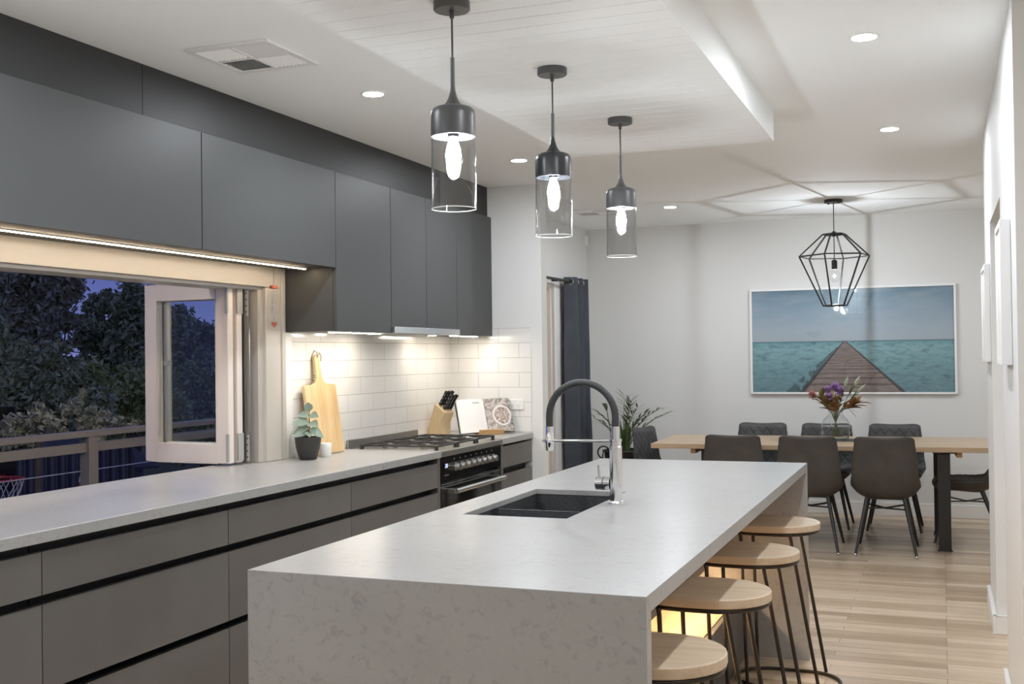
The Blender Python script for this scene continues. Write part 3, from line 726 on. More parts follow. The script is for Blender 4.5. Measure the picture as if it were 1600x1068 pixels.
# ------------------------------------------------------------------ upholstered chairs
def smooth_curve(P, n):
    """Catmull-Rom through 2-D points"""
    P = [Vector((*p, 0)) for p in P]; P = [2*P[0]-P[1]]+P+[2*P[-1]-P[-2]]; out = []
    m_ = len(P)-3
    for i in range(n+1):
        s1 = i/n*m_; j = min(int(s1), m_-1); u = s1-j; a_, b_, c_, d_ = P[j:j+4]
        out.append(.5*((2*b_)+(c_-a_)*u+(2*a_-5*b_+4*c_-d_)*u*u+(3*b_-a_-3*c_+d_)*u**3))
    return out
def make_chair():
    t = thing('dining_chair', None, 'dining chair')
    prof = smooth_curve([(.255,.452),(.20,.468),(.06,.462),(-.07,.455),(-.145,.478),(-.182,.56),(-.200,.70),(-.222,.855)], 40)
    NV = len(prof)
    def half(v):   # half width along the profile
        a_ = v/(NV-1)
        pts = [(0,.185),(.12,.215),(.35,.232),(.52,.242),(.62,.240),(.75,.228),(1,.205)]
        for (q0,w0),(q1,w1) in zip(pts, pts[1:]):
            if a_ <= q1: u = (a_-q0)/(q1-q0); u = u*u*(3-2*u); return w0+(w1-w0)*u
        return pts[-1][1]
    def thick(v):
        a_ = v/(NV-1)
        if a_ < .06: return .032+.03*a_/.06
        if a_ < .45: return .070
        if a_ < .62: return .070-.036*((a_-.45)/.17)
        return .034-.006*(a_-.62)/.38
    NU = 20; sh = MB(); loops = []
    def frame(v):
        p = prof[v]; tn = (prof[min(v+1,NV-1)]-prof[max(v-1,0)]).normalized()
        nrm = Vector((tn.y, -tn.x, 0))   # towards the sitter
        if nrm.y < 0 and v < NV*.4: nrm = -nrm
        return p, tn, nrm
    def lip(u, v):
        a_ = v/(NV-1); return (.030*math.sin(PI*min(max((a_-.15)/.6,0),1)) + .006)*abs(u)**3
    def corner(u, v):   # rounded corners and a shallow dip at the top and front edges
        a_ = v/(NV-1); e_ = 0
        if a_ > .90: e_ = -((a_-.90)/.10)*(.030*abs(u)**8 + .014*(1-u*u))
        if a_ < .10: e_ = ((.10-a_)/.10)*(.045*abs(u)**4)
        return e_
    def P3(u, v, off):
        p, tn, nrm = frame(v); q = p+tn*corner(u, v)+nrm*off
        return (u*half(v), q.x, q.y)
    base = 0
    for v in range(NV):
        ring = []
        for i in range(NU+1):
            u = -1+2*i/NU; ring.append(P3(u, v, lip(u, v)))
        for i in range(NU+1):
            u = 1-2*i/NU; ring.append(P3(u*.985, v, -thick(v)*(1-.80*abs(u)**5)+lip(u, v)*.9))
        sh.v += ring; m_ = len(ring)
        if v:
            for i in range(m_):
                j = (i+1) % m_; b0 = (v-1)*m_; b1 = v*m_; sh.f.append((b0+i, b0+j, b1+j, b1+i))
    m_ = 2*(NU+1)
    for i in range(NU):     # close both ends
        for b0 in (0, (NV-1)*m_): sh.f.append((b0+i, b0+i+1, b0+m_-2-i, b0+m_-1-i))
    so = sh.build('shell', m_leather, t, ang=60)
    sb = so.modifiers.new('sub', 'SUBSURF'); sb.levels = 1; sb.render_levels = 1
    # quilted inner face, diamonds pressed into the padding
    qd = MB(); GU, GV = 56, 110; pos = [0]
    for v in range(1, NV): pos.append(pos[-1]+(prof[v]-prof[v-1]).length)
    def interp(s1):
        for v in range(1, NV):
            if pos[v] >= s1: return v-1+(s1-pos[v-1])/(pos[v]-pos[v-1])
        return NV-1
    S = pos[-1]
    for g in range(GV+1):
        sv = S*(.015+.965*g/GV); vf = interp(sv); v0 = min(int(vf), NV-2); fr = vf-v0
        for i in range(GU+1):
            u = (-1+2*i/GU)*.95; w_ = half(v0); xw = u*w_
            a_ = abs((xw/.075+sv/.098) % 1-.5)*2; b_ = abs((xw/.075-sv/.098) % 1-.5)*2
            groove = min(1, (1-a_)*5, (1-b_)*5); dome = .0075*max(groove, 0)**.6
            edge = min(1, (1-abs(u)/.95)*14, g/4, (GV-g)/4)
            off0 = lip(u, v0)+.0005+(.0025+dome)*max(edge, 0)
            A = P3(u, v0, off0); B = P3(u, v0+1, off0)
            qd.v.append(tuple(A[q]+(B[q]-A[q])*fr for q in range(3)))
    for g in range(GV):
        for i in range(GU):
            b0 = g*(GU+1)+i; qd.f.append((b0, b0+1, b0+GU+2, b0+GU+1))
    qd.build('quilted_pad', m_quilt, t, ang=80)
    ft = {}
    for sx in (-1, 1):
        for sy in (-1, 1):
            p0 = Vector((sx*.125, sy*.115+.02, .405)); p1 = Vector((sx*.205, sy*.238, .004)); ft[sx, sy] = (p0, p1)
            lg = MB().tube([p0, p1], [.0165, .0095], 14).build('leg', m_blackmetal, t)
            MB().tube([p1+(p1-p0).normalized()*(-.012), p1], .0098, 12).build('foot_cap', m_steel, lg)
    mid = lambda k_, f: ft[k_][0].lerp(ft[k_][1], f)
    for j, sx in enumerate((-1, 1)):
        a_, b_ = mid((sx,-1), .20), mid((-sx,1), .20); a_.z -= .004*j; b_.z -= .004*j
        c_ = (a_+b_)/2-Vector((0,0,.012)); MB().bar(a_, c_, .024, .008).bar(c_, b_, .024, .008).build('cross_brace', m_blackmetal, t, smooth=False)
    for sy in (-1, 1):
        a_, b_ = mid((-1,sy), .03), mid((1,sy), .03); MB().bar(a_, b_, .022, .012).build('seat_rail', m_blackmetal, t)
    return t
ch = make_chair()
spots = [(-1.448, 8.42, 0, 'table front, left one, partly behind the island'),
         (-.912, 8.42, 0, 'table front, middle one, at the island corner'),
         (-.388, 8.425, 0, 'table front, right one, beside the black leg'),
         (-1.447, 9.46, PI, 'table far side, left one, quilting visible'),
         (-.915, 9.46, PI, 'table far side, behind the flower vase'),
         (-.372, 9.46, PI, 'table far side, right one, quilting visible'),
         (-2.10, 8.90, R(-103), 'left table head, beside the palm'),
         (.165, 9.0, R(90), 'right table head, cut off by the hall wall')]
for i, (x_, y_, rz, lb) in enumerate(spots):
    o = ch if i == 0 else copy_tree(ch)
    o.location = (x_, y_, 0); o.rotation_euler = (0,0,rz)
    o['label'] = 'dark leatherette chair at the '+lb; o['group'] = 'dining chairs around the table'

# ------------------------------------------------------------------ vase and flowers
VX, VY, VZ = -.785, 9.03, .7528
t = thing('glass_vase', 'round clear glass vase half filled with water on the dining table', 'vase', (VX, VY, VZ))
vp = [(.0001,.0),(.075,.0),(.098,.014),(.110,.045),(.113,.085),(.108,.125),(.090,.160),(.064,.185),(.052,.205),(.056,.228),(.062,.236)]
MB().lathe(vp+[(r_-.003,z_+.002 if z_ < .02 else z_) for r_, z_ in reversed(vp[1:])]+[(.0001,.004)], n=48).build('glass', m_glass, t, ang=50)
MB().lathe([(.0001,.006),(.073,.006),(.094,.018),(.106,.046),(.1085,.085),(.106,.108),(.0001,.108)], n=40).build('water', m_water, t, ang=50)
m_purple = mottled('purple_petals', ((.3,(.36,.20,.44)),(.7,(.55,.36,.62))), 40, .6)
m_pink = mottled('pink_petals', ((.3,(.50,.20,.19)),(.7,(.62,.34,.30))), 40, .6)
m_bud = mottled('pale_green_bud', ((.3,(.34,.40,.24)),(.7,(.46,.50,.36))), 30, .5)
m_bronze = mottled('bronze_leaf', ((.3,(.24,.12,.045)),(.7,(.40,.23,.10))), 12, .45)
m_olive = mottled('olive_leaf', ((.3,(.17,.12,.04)),(.7,(.30,.22,.085))), 12, .45)
def stem(name, label, cat, tip, m_=m_stem):
    """one cut stem standing in the vase; returns its root Empty and tip vector"""
    t = thing(name, label, cat, (VX, VY, VZ)); tip = Vector(tip); k_ = tip.x*.32
    neck = Vector((max(-.034, min(.034, tip.x*.24)), max(-.03, min(.03, tip.y*.3)), .215)); foot = Vector((-neck.x*1.4, -neck.y*1.4, .022))
    MB().tube([foot, foot.lerp(neck, .5), neck, neck.lerp(tip, .5)+Vector((0,0,.012)), tip], .0028, 8).build('stem', m_, t)
    return t, tip, (tip-neck).normalized()
def flowerhead(b, c, r_, n):
    for i in range(n):
        z_ = 1-2*(i+.5)/n; a_ = i*2.39996; q = math.sqrt(1-z_*z_); d_ = Vector((q*math.cos(a_), q*math.sin(a_), z_*.75+.25))
        b.leaf(Vector(c)+d_*r_*.25, d_, r_*.85, r_*.5, droop=-.1, seg=3)
heads = [((-.055,-.02,.385),.040,'purple flower on the left of the vase bouquet'), ((.0,.01,.405),.046,'highest purple flower in the vase bouquet'),
         ((.035,-.02,.380),.044,'purple flower right of the bouquet centre'), ((-.04,-.05,.335),.036,'lowest purple flower, front of the bouquet')]
for c_, r_, lb in heads:
    t, tip, d_ = stem('purple_flower', lb, 'flower', c_); t['group'] = 'purple flowers in the vase'
    b_ = MB(); flowerhead(b_, tip, r_, 60); b_.build('flower_head', m_purple, t)
t, tip, d_ = stem('pink_flower', 'pink flower at the left edge of the vase bouquet', 'flower', (-.175,-.01,.345))
b_ = MB(); flowerhead(b_, tip, .042, 46); b_.build('flower_head', m_pink, t)
for c_, lb in (((.075,.02,.42),'upright pale green lily bud in the bouquet'), ((.150,.0,.43),'highest leaning pale green lily bud'), ((.175,-.01,.375),'pale green lily bud leaning far right')):
    t, tip, d_ = stem('lily_bud', lb, 'flower bud', c_); t['group'] = 'lily buds in the vase'
    MB().tube([tip-d_*.005, tip+d_*.02, tip+d_*.05, tip+d_*.078], [.004,.013,.011,.002], 10).build('bud', m_bud, t)
    b_ = MB()
    for q in range(3): b_.leaf(tip-d_*(.03+.03*q), d_+Vector((.5*math.cos(q*2.2),.5*math.sin(q*2.2),.1)), .085, .02)
    b_.build('leaves', m_leafd, t)
for lb, tip0, n_, m_ in (('bronze leaf branch reaching right over the vase rim', (.165,-.03,.285), 10, m_bronze), ('olive brown leaf branch on the bouquet left', (-.105,-.02,.315), 11, m_olive),
                        ('bronze leaf branch low in the bouquet middle', (.0,-.05,.295), 10, m_bronze), ('brown leaf branch at the back of the bouquet', (-.05,.05,.31), 9, m_olive)):
    t, tip, d_ = stem('leaf_branch', lb, 'leaf branch', tip0, m_twig); t['group'] = 'brown leaf branches in the vase'
    b_ = MB(); rr = random.Random(len(lb))
    for q in range(n_):
        a_ = q*2.4; pp = tip-d_*(.012*q)
        b_.leaf(pp, d_*1.0+Vector((math.cos(a_)*.7, math.sin(a_)*.7, rr.uniform(-.3,.35))), rr.uniform(.10,.145), rr.uniform(.05,.068), droop=.2, fold=.3)
    b_.build('leaves', m_, t)
t, tip, d_ = stem('leaf_sprig', 'dark green sprig of leaves hanging right of the vase neck', 'leaf sprig', (.095,-.03,.245))
b_ = MB()
for q in range(3): b_.leaf(tip, (.6, -.1, -.5+.35*q), .09, .018)
b_.build('leaves', m_palm, t)
t, tip, d_ = stem('foliage_spray', 'dark green leafy spray in the middle of the bouquet', 'leafy stem', (.045,.0,.335))
b_ = MB()
for q in range(10): b_.leaf(tip-d_*.014*q, (math.cos(q*2.4), math.sin(q*2.4), .5), .075, .028)
b_.build('leaves', m_leafd, t)

# ------------------------------------------------------------------ framed jetty print
PX0, PX1, PZ0, PZ1 = -1.633, .122, 1.066, 2.020
m_print = mat('seascape_print', rough=.35); k = N(m_print); s_ = k.new('ShaderNodeSeparateXYZ'); k.l.new(k.gen(), s_.inputs[0]); U, V = s_.outputs['X'], s_.outputs['Z']
gv = k.obj()
cl = k.noise(k.map(gv, (1.2,1,5)), 2.4, 5, .55)
sky = k.ramp(V, (.49,(.44,.50,.55)), (.62,(.40,.48,.56)), (.82,(.27,.38,.48)), (1,(.14,.25,.34)))
sky = k.mix(k.math('MULTIPLY', k.math('SUBTRACT', cl, .42, clamp=True), 1.3), sky, (.50,.53,.57,1))
wv = k.noise(k.map(gv, (5,1,16)), 2.2, 6, .65, .8)
sea = k.ramp(V, (0,(.14,.27,.31)), (.25,(.19,.36,.40)), (.42,(.26,.46,.50)), (.488,(.17,.37,.42)))
sea = k.mix(k.math('MULTIPLY', k.math('SUBTRACT', .52, wv, clamp=True), 3.2, clamp=True), sea, (.045,.10,.14,1))
sea = k.mix(k.math('MULTIPLY', k.math('SUBTRACT', wv, .58, clamp=True), 3.0, clamp=True), sea, (.33,.48,.50,1))
isea = k.math('LESS_THAN', V, .49); base = k.mix(isea, sky, sea)
hz = k.math('LESS_THAN', k.math('ABSOLUTE', k.math('SUBTRACT', V, .492)), .006); base = k.mix(k.math('MULTIPLY', hz, .8), base, (.06,.16,.19,1))
T = k.math('SUBTRACT', 1.0, k.math('DIVIDE', V, .497))
uL = k.math('MULTIPLY_ADD', T, -.214, .469); uR = k.math('MULTIPLY_ADD', T, .283, .475)
# darker weedy water along the left of the jetty
wd = k.math('MULTIPLY', k.math('LESS_THAN', U, uL), k.math('GREATER_THAN', U, k.math('MULTIPLY_ADD', T, -.30, .469)))
wd = k.math('MULTIPLY', k.math('MULTIPLY', wd, k.math('GREATER_THAN', T, .12)), k.math('GREATER_THAN', k.noise(gv, 14, 5, .6), .47))
base = k.mix(k.math('MULTIPLY', wd, .75), base, (.03,.065,.065,1))
inj = k.math('MULTIPLY', k.math('MULTIPLY', k.math('GREATER_THAN', U, uL), k.math('LESS_THAN', U, uR)), k.math('GREATER_THAN', T, .0))
pl = k.math('SINE', k.math('DIVIDE', 46.0, k.math('ADD', T, .16)))
dk = k.ramp(k.noise(k.map(gv, (3,1,30)), 3, 5, .6), (.3,(.15,.10,.085)), (.5,(.27,.20,.18)), (.75,(.38,.31,.28)))
dk = k.mix(k.math('MULTIPLY', k.math('GREATER_THAN', pl, .72), .65), dk, (.06,.04,.035,1))
base = k.mix(inj, base, dk)
ed = k.math('MINIMUM', k.math('ABSOLUTE', k.math('SUBTRACT', U, uL)), k.math('ABSOLUTE', k.math('SUBTRACT', U, uR)))
em = k.math('MULTIPLY', k.math('LESS_THAN', ed, k.math('MULTIPLY_ADD', T, .009, .003)), k.math('GREATER_THAN', T, 0.0))
base = k.mix(k.math('MULTIPLY', em, .9), base, (.035,.03,.035,1))
k.l.new(base, bsdf(m_print).inputs['Base Color'])
t = thing('framed_print', 'large framed print of a timber jetty running into a turquoise sea', 'picture', (0, YD, 0))
f = MB(); fw = .018
f.box(PX0,PX1,-.035,-.001,PZ1-fw,PZ1).box(PX0,PX1,-.035,-.001,PZ0,PZ0+fw).box(PX0,PX0+fw,-.035,-.001,PZ0+fw,PZ1-fw).box(PX1-fw,PX1,-.035,-.001,PZ0+fw,PZ1-fw)
f.build('frame', m_canvas, t, bevel=.002)
MB().box(PX0+fw,PX1-fw,-.020,-.012,PZ0+fw,PZ1-fw).build('print', m_print, t, smooth=False)
MB().box(PX0+fw,PX1-fw,-.026,-.024,PZ0+fw,PZ1-fw).build('glazing', m_glass, t, smooth=False)

# white framed canvases on the short right wall, seen almost edge on
def canvas(y0, y1, z0, z1, th, label):
    t = thing('wall_canvas', label, 'picture', (XW, y0, z0)); L, H = y1-y0, z1-z0; e_ = .022
    f = MB(); f.box(-th,-.001,0,L,H-e_,H).box(-th,-.001,0,L,0,e_).box(-th,-.001,0,e_,e_,H-e_).box(-th,-.001,L-e_,L,e_,H-e_)
    f.build('frame', m_canvas, t, bevel=.0015)
    MB().box(-th+.006,-.002,e_,L-e_,e_,H-e_).build('canvas', m_paper, t, smooth=False)
canvas(6.25, 6.74, 1.38, 1.888, .028, 'white box frame on the hall wall past the doorway, the farther one')
canvas(4.38, 4.76, 1.385, 1.915, .037, 'white box frame on the hall wall before the doorway, the nearer one')

# ------------------------------------------------------------------ curtain, rod, palm
t = thing('curtain_rod', 'black curtain rod over the sliding door', 'curtain rod', (XDL+.09, 7.6, 2.105))
MB().tube([(0,0,0),(0,2.03,0)], .0125, 14).build('rod', m_blackmetal, t)
MB().tube([(0,2.03,0),(0,2.065,0)], [.020,.020], 14).build('finial', m_blackmetal, t)
for yk in (.08, 1.60): MB().box(-.089, 0, yk-.008, yk+.008, -.012, .012).build('bracket', m_blackmetal, t)
t = thing('curtain', 'slate blue-grey eyelet curtain drawn open beside the sliding door', 'curtain', (XDL+.095, 9.42, 0))
cu = MB(); NY, NZ = 100, 30; NP = 5
for j in range(NZ+1):
    zf = j/NZ; zq = .03+2.115*zf; spr = 1+.12*(1-zf)
    for i in range(NY+1):
        q = i/NY; th = q*PI*NP-PI/2; tri = math.asin(.985*math.sin(th))/math.asin(.985)   # deep pleats, almost flat faces
        xo = (.052+.010*(1-zf))*tri+.006*math.sin(zf*17+q*9)*(1-zf)
        cu.v.append((xo, .02+q*.40*spr+.006*math.sin(zf*9+q*12), zq))
for j in range(NZ):
    for i in range(NY): b0 = j*(NY+1)+i; cu.f.append((b0, b0+1, b0+NY+2, b0+NY+1))
o = cu.build('cloth', m_curtain, t, ang=80); s_ = o.modifiers.new('thick', 'SOLIDIFY'); s_.thickness = .003
for q in range(NP):
    yk = .02+.40*(q+.5)/NP
    MB().tube(arc((0,yk-.004,2.105), .026, 0, 2*PI, 24, (1,0,0), (0,0,1))[:-1], .0055, 8, closed=True).build('eyelet', m_steel, t)

PXc, PYc = -2.70, 9.72
t = thing('planter_stand', 'wrought iron planter stand with scrolled handles in the dining corner', 'planter', (PXc, PYc, 0))
for s1 in range(4):
    a_ = PI/4+s1*PI/2; MB().tube([(.16*math.cos(a_),.16*math.sin(a_),.46),(.13*math.cos(a_),.13*math.sin(a_),.22),(.17*math.cos(a_),.17*math.sin(a_),0)], .008, 8).build('leg', m_iron2, t)
hp = MB()
for z_ in (.47, .575): hp.tube(arc((0,0,z_), .185, 0, 2*PI, 28, (1,0,0), (0,1,0))[:-1], .007, 8, closed=True)
for s1 in range(14):
    a_ = s1*2*PI/14; hp.tube([(.185*math.cos(a_),.185*math.sin(a_),.47),(.195*math.cos(a_+.1),.195*math.sin(a_+.1),.52),(.185*math.cos(a_),.185*math.sin(a_),.575)], .005, 6)
hp.build('basket_hoop', m_iron2, t)
for s1 in (-1, 1):
    MB().tube([(s1*(.187+.055*math.sin(q)), 0, .50+.055-.055*math.cos(q)*1.0) for q in [PI*i/10 for i in range(14)]], .007, 8).build('scroll_handle', m_iron2, t)
MB().lathe([(.0001,.455),(.13,.455),(.17,.50),(.175,.585),(.168,.585),(.165,.56),(.0001,.56)], n=28).build('bowl', m_iron2, t)
t = thing('palm', 'slender dark green palm in the dining corner behind the tap', 'plant', (PXc, PYc, .562))
fr = random.Random(4)
MB().lathe([(.0001,0),(.16,0),(.155,.008),(.0001,.012)], n=20).build('soil', m_soil, t)
fronds = [(-.20,-.1,.36),(-.26,.0,.30),(.03,-.05,.50),(.10,-.06,.44),(.16,-.1,.40),(.22,-.02,.36),(.36,-.08,.40),(.42,.02,.36),(.14,.1,.30),(.20,-.12,.22),(.05,.08,.46)]
for dx, dy, hz_ in fronds:
    a_ = Vector((dx*.08, dy*.1, .006)); tip = Vector((dx, dy, hz_)); mid_ = Vector((dx*.30, dy*.35, hz_*.72))
    cv = [a_.lerp(mid_, i/4).lerp(mid_.lerp(tip, i/4), i/4) for i in range(5)]
    fo = MB().tube(cv, [.005,.0045,.004,.003,.002], 6).build('frond', m_stem, t)
    lf = MB()
    for q in range(14):
        f_ = .45+.55*q/13; j = min(int(f_*4), 3); p = cv[j].lerp(cv[j+1], f_*4-j); tg = (cv[j+1]-cv[j]).normalized(); sd = 1 if q % 2 else -1
        side = tg.cross(Vector((0,0,1))).normalized()*sd
        lf.leaf(p, tg*.9+side*.75+Vector((0,0,fr.uniform(-.25,.25))), fr.uniform(.10,.16), .016, droop=.25, seg=3)
    lf.build('leaflets', m_palm, fo)
gb = MB()
for q in range(26):
    a_ = fr.uniform(0, 2*PI); gb.leaf((fr.uniform(-.06,.06), fr.uniform(-.06,.06), .005), (math.cos(a_)*.22, math.sin(a_)*.22, 1), fr.uniform(.18,.32), .024, droop=-.02)
gb.build('blades', m_leafd, t)
t = thing('arum_lily', 'single curled lily stem rising left of the palm', 'plant', (PXc-.10, PYc-.04, .566))
MB().tube([(0,0,0),(-.01,0,.2),(-.035,0,.34),(-.045,0,.40)], .004, 8).build('stem', m_stem, t)
MB().tube([(-.040,0,.365),(-.046,0,.40),(-.055,0,.425),(-.085,0,.435)], [.003,.016,.020,.002], 10).build('bloom', m_palm, t)

# ------------------------------------------------------------------ things on the benchtop
t = thing('potted_plant', 'small rubber plant in a charcoal pot on the bench beside the window', 'plant', (-3.17, 5.135, ZT))
pp_ = [(.0001,0),(.040,0),(.046,.004),(.055,.03),(.064,.065),(.069,.10),(.071,.122),(.067,.122),(.064,.108),(.0001,.108)]
MB().lathe(pp_, n=36).build('pot', m_pot, t, ang=50)
MB().lathe([(.0001,.110),(.064,.1085)], n=20).build('soil', m_soil, t)
MB().tube([(0,0,.10),(.006,0,.14),(.010,.004,.19),(.008,.0,.235),(.012,0,.26)], [.0035,.003,.003,.0025,.002], 8).build('stem', m_twig, t)
lv = [((.008,0,.255),(.0,-.1,1),.062,.036),((.010,0,.235),(-.9,-.2,.25),.062,.036),((.010,0,.235),(.9,-.3,.12),.070,.040),((.010,.0,.20),(-.75,-.5,.1),.085,.048),
      ((.010,0,.195),(.85,-.45,.0),.080,.046),((.008,0,.17),(-1,-.2,-.15),.088,.046),((.008,0,.165),(.9,.2,-.35),.080,.040),((.006,0,.15),(-.6,-.6,-.1),.075,.042),
      ((.006,0,.145),(.5,-.7,-.1),.058,.036),((.006,0,.18),(-.4,.8,.2),.07,.04),((.006,0,.15),(-.9,.2,-.1),.075,.04)]
for p_, d_, L_, w_ in lv: MB().leaf(p_, d_, L_*1.1, w_*1.3, up=(.35+d_[0]*.35,-.75,.6), droop=.22, seg=6, fold=.25).build('leaf', m_leafg, t)
t = thing('pillar_candle', 'short white pillar candle beside the potted plant', 'candle', (-3.160, 5.298, ZT))
MB().lathe([(.0001,0),(.0305,0),(.032,.002),(.032,.073),(.030,.076),(.024,.074),(.0001,.072)], n=32).build('wax', m_wax, t)
MB().tube([(0,0,.071),(.001,0,.083)], .001, 6).build('wick', m_twig, t)
t = thing('glass_carafe', 'clear glass carafe behind the charcoal plant pot', 'carafe', (-3.275, 5.19, ZT))
cp_ = [(.0001,.001),(.036,.001),(.040,.006),(.040,.10),(.032,.135),(.019,.16),(.017,.19),(.021,.20)]
MB().lathe(cp_+[(r_-.002, z_+.002 if z_ < .01 else z_) for r_, z_ in reversed(cp_[1:])]+[(.0001,.005)], n=32).build('glass', m_glass, t, ang=50)

# long-handled cutting board leaning on the tiles
t = thing('cutting_board', 'long-handled timber cutting board leaning against the splashback', 'cutting board', (-3.238, 5.44, ZT+.002), 0)
t.rotation_euler = (0, R(-8.0), 0)
hw = .172; out = [(-hw,0),(hw,0),(hw*.985,.385),(hw*.9,.392)]
out += [(.075,.396),(.042,.412),(.029,.44),(.026,.50),(.027,.535),(.021,.555),(.008,.563),(-.008,.563),(-.021,.555),(-.027,.535),(-.026,.50),(-.029,.44),(-.042,.412),(-.075,.396),(-hw*.9,.392),(-hw*.985,.385)]
MB().prism(out, 0, .020, lambda a_, b_, z_: (z_, a_, b_)).build('board', m_board, t, bevel=.004)
rp_ = [Vector((.022,.0,.545)),Vector((.030,-.008,.575)),Vector((.030,-.035,.583)),Vector((.030,-.058,.560)),Vector((.030,-.066,.50)),Vector((.030,-.068,.455)),Vector((.032,-.078,.425)),Vector((.032,-.084,.40))]
ro = MB().tube(rp_, .0035, 8)
for p_ in ((.031,-.070,.448),(.033,-.076,.432),(.031,-.080,.418)): ro.ball(p_, .009, 10, 6)
ro.tube([(.022,.0,.545),(.030,.020,.572),(.030,.030,.55),(.026,.026,.525)], .0035, 8)
ro.build('rope_loop', m_rope, t)

# knife block with six knives
KX, KY = -3.222, 6.92
t = thing('knife_block', 'slanted beech knife block holding black-handled knives beside the hob', 'knife block', (KX, KY, ZT), R(-12))
t.rotation_euler = (0,0,R(-18))
kb_out = [(-.075,0),(.055,0),(.050,.085),(.078,.165),(.020,.205),(-.008,.19)]
kb_out = [(-.085,0),(.050,0),(.052,.09),(.090,.162),(.0,.222)]
MB().prism(kb_out, -.050, .050, lambda a_, b_, z_: (a_, z_, b_)).build('block', m_block, t, bevel=.003)
kdir = Vector((.555,0,.832)).normalized()
Mk = Matrix.Translation((KX,KY,ZT)) @ Matrix.Rotation(R(-18), 4, 'Z')
kd = thing('kitchen_knife', None, 'knife', group='black-handled knives in the knife block')
MB().prism([(-.011,0),(.011,0),(.013,.03),(.010,.06),(.012,.095),(.016,.112),(.006,.118),(-.011,.113),(-.010,.06),(-.012,.03)], -.007, .007, lambda a_, b_, z_: (a_, z_, b_)).build('handle', m_enamel, kd, bevel=.003)
MB().box(-.011,.011,-.006,.006,-.006,.002).build('bolster', m_steel, kd)
MB().box(-.010,.010,-.001,.001,-.06,-.005).build('blade', m_steel, kd)
rv = MB()
for z_ in (.025,.055,.085): rv.tube([(0,-.0078,z_),(0,.0078,z_)], .0035, 10)
rv.build('rivets', m_steel, kd)
klab = ('front row, left', 'front row, middle', 'front row, right', 'back row, left', 'back row, middle', 'back row, right')
for i in range(6):
    o = kd if i == 0 else copy_tree(kd)
    row, j = divmod(i, 3); f_ = .28+.42*row
    loc = Vector((.090,0,.162)).lerp(Vector((.0,0,.222)), f_); loc.y = -.030+.030*j
    o.location = Mk @ (loc+kdir*.008); o.rotation_euler = (Matrix.Rotation(R(-18),3,'Z') @ Matrix.Rotation(R(33.7),3,'Y')).to_euler()
    o['label'] = 'black riveted knife handle in the beech block, '+klab[i]

# open cookbook on a timber stand
BX, BY = -2.968, 7.115
brz = R(50)
t = thing('book_stand', 'honey timber cookbook stand on the short benchtop', 'book stand', (BX, BY, ZT), brz)
MB().prism([(-.075,.012),(-.062,.0),(-.012,.0),(-.004,.012),(-.012,.020),(-.06,.020)], -.0, .0) if False else None
tr_ = MB().prism([(-.108,.036),(-.100,.0),(-.040,0),(-.040,.010),(-.088,.010),(-.098,.040)], -.095, .095, lambda a_, b_, z_: (z_, a_, b_))
tr_.build('tray', m_stand, t, bevel=.002)
MB().obox((0,.010,.085), (.09,0,0), (0,.022,.078), (0,.005,-.0016)).build('back_rest', m_stand, t, bevel=.002)
MB().bar((0,.03,.13), (0,.085,.004), .04, .008).build('prop', m_stand, t)
m_cover = mat('navy_book_cover', (.05,.06,.06), .5)
m_photo = mat('food_photo_page', rough=.45); k = N(m_photo); s_ = k.new('ShaderNodeSeparateXYZ'); k.l.new(k.gen(), s_.inputs[0]); gu, gvv = s_.outputs['X'], s_.outputs['Z']
bgc = k.ramp(k.noise(k.map(k.obj(), (1,1,1)), 26, 4, .6, 1.2), (.3,(.12,.09,.08)), (.48,(.36,.31,.28)), (.62,(.60,.55,.51)))
ru = k.math('DIVIDE', k.math('SUBTRACT', gu, .60), .36); rv_ = k.math('DIVIDE', k.math('SUBTRACT', gvv, .50), .30)
rr_ = k.math('SQRT', k.math('ADD', k.math('MULTIPLY', ru, ru), k.math('MULTIPLY', rv_, rv_)))
food = k.ramp(k.noise(k.map(k.obj(), (1,1,1.6), rot=(0,R(35),0)), 60, 3, .5, 1.5), (.35,(.16,.09,.06)), (.5,(.42,.32,.26)), (.6,(.70,.66,.62)))
c1 = k.mix(k.math('LESS_THAN', rr_, 1.0), bgc, (.76,.73,.70,1)); c1 = k.mix(k.math('LESS_THAN', rr_, .84), c1, food)
k.l.new(c1, bsdf(m_photo).inputs['Base Color'])
m_text = mat('text_page', rough=.6); k = N(m_text); s_ = k.new('ShaderNodeSeparateXYZ'); k.l.new(k.gen(), s_.inputs[0]); gu, gvv = s_.outputs['X'], s_.outputs['Z']
hd = k.math('MULTIPLY', k.math('LESS_THAN', k.math('ABSOLUTE', k.math('SUBTRACT', gvv, .885)), .018), k.math('LESS_THAN', k.math('ABSOLUTE', k.math('SUBTRACT', gu, .70)), .15))
hd = k.math('MULTIPLY', hd, k.math('GREATER_THAN', k.noise(k.map(k.obj(), (1,1,.1)), 190, 2, .5), .46))
ln_ = k.math('GREATER_THAN', k.math('SINE', k.math('MULTIPLY', gvv, 190.0)), .55)
ln_ = k.math('MULTIPLY', k.math('MULTIPLY', ln_, k.math('LESS_THAN', k.math('ABSOLUTE', k.math('SUBTRACT', gu, .55)), .33)), k.math('LESS_THAN', k.math('ABSOLUTE', k.math('SUBTRACT', gvv, .48)), .33))
tcx = k.mix(k.math('MULTIPLY', ln_, .10), (.80,.77,.74,1), (.30,.28,.27,1)); tcx = k.mix(k.math('MULTIPLY', hd, .7), tcx, (.10,.10,.10,1))
k.l.new(tcx, bsdf(m_text).inputs['Base Color'])
t = thing('open_cookbook', 'open cookbook with a food photo page leaning on the timber stand', 'book', (BX, BY, ZT), brz)
lean = Matrix.Rotation(R(-20), 4, 'X')
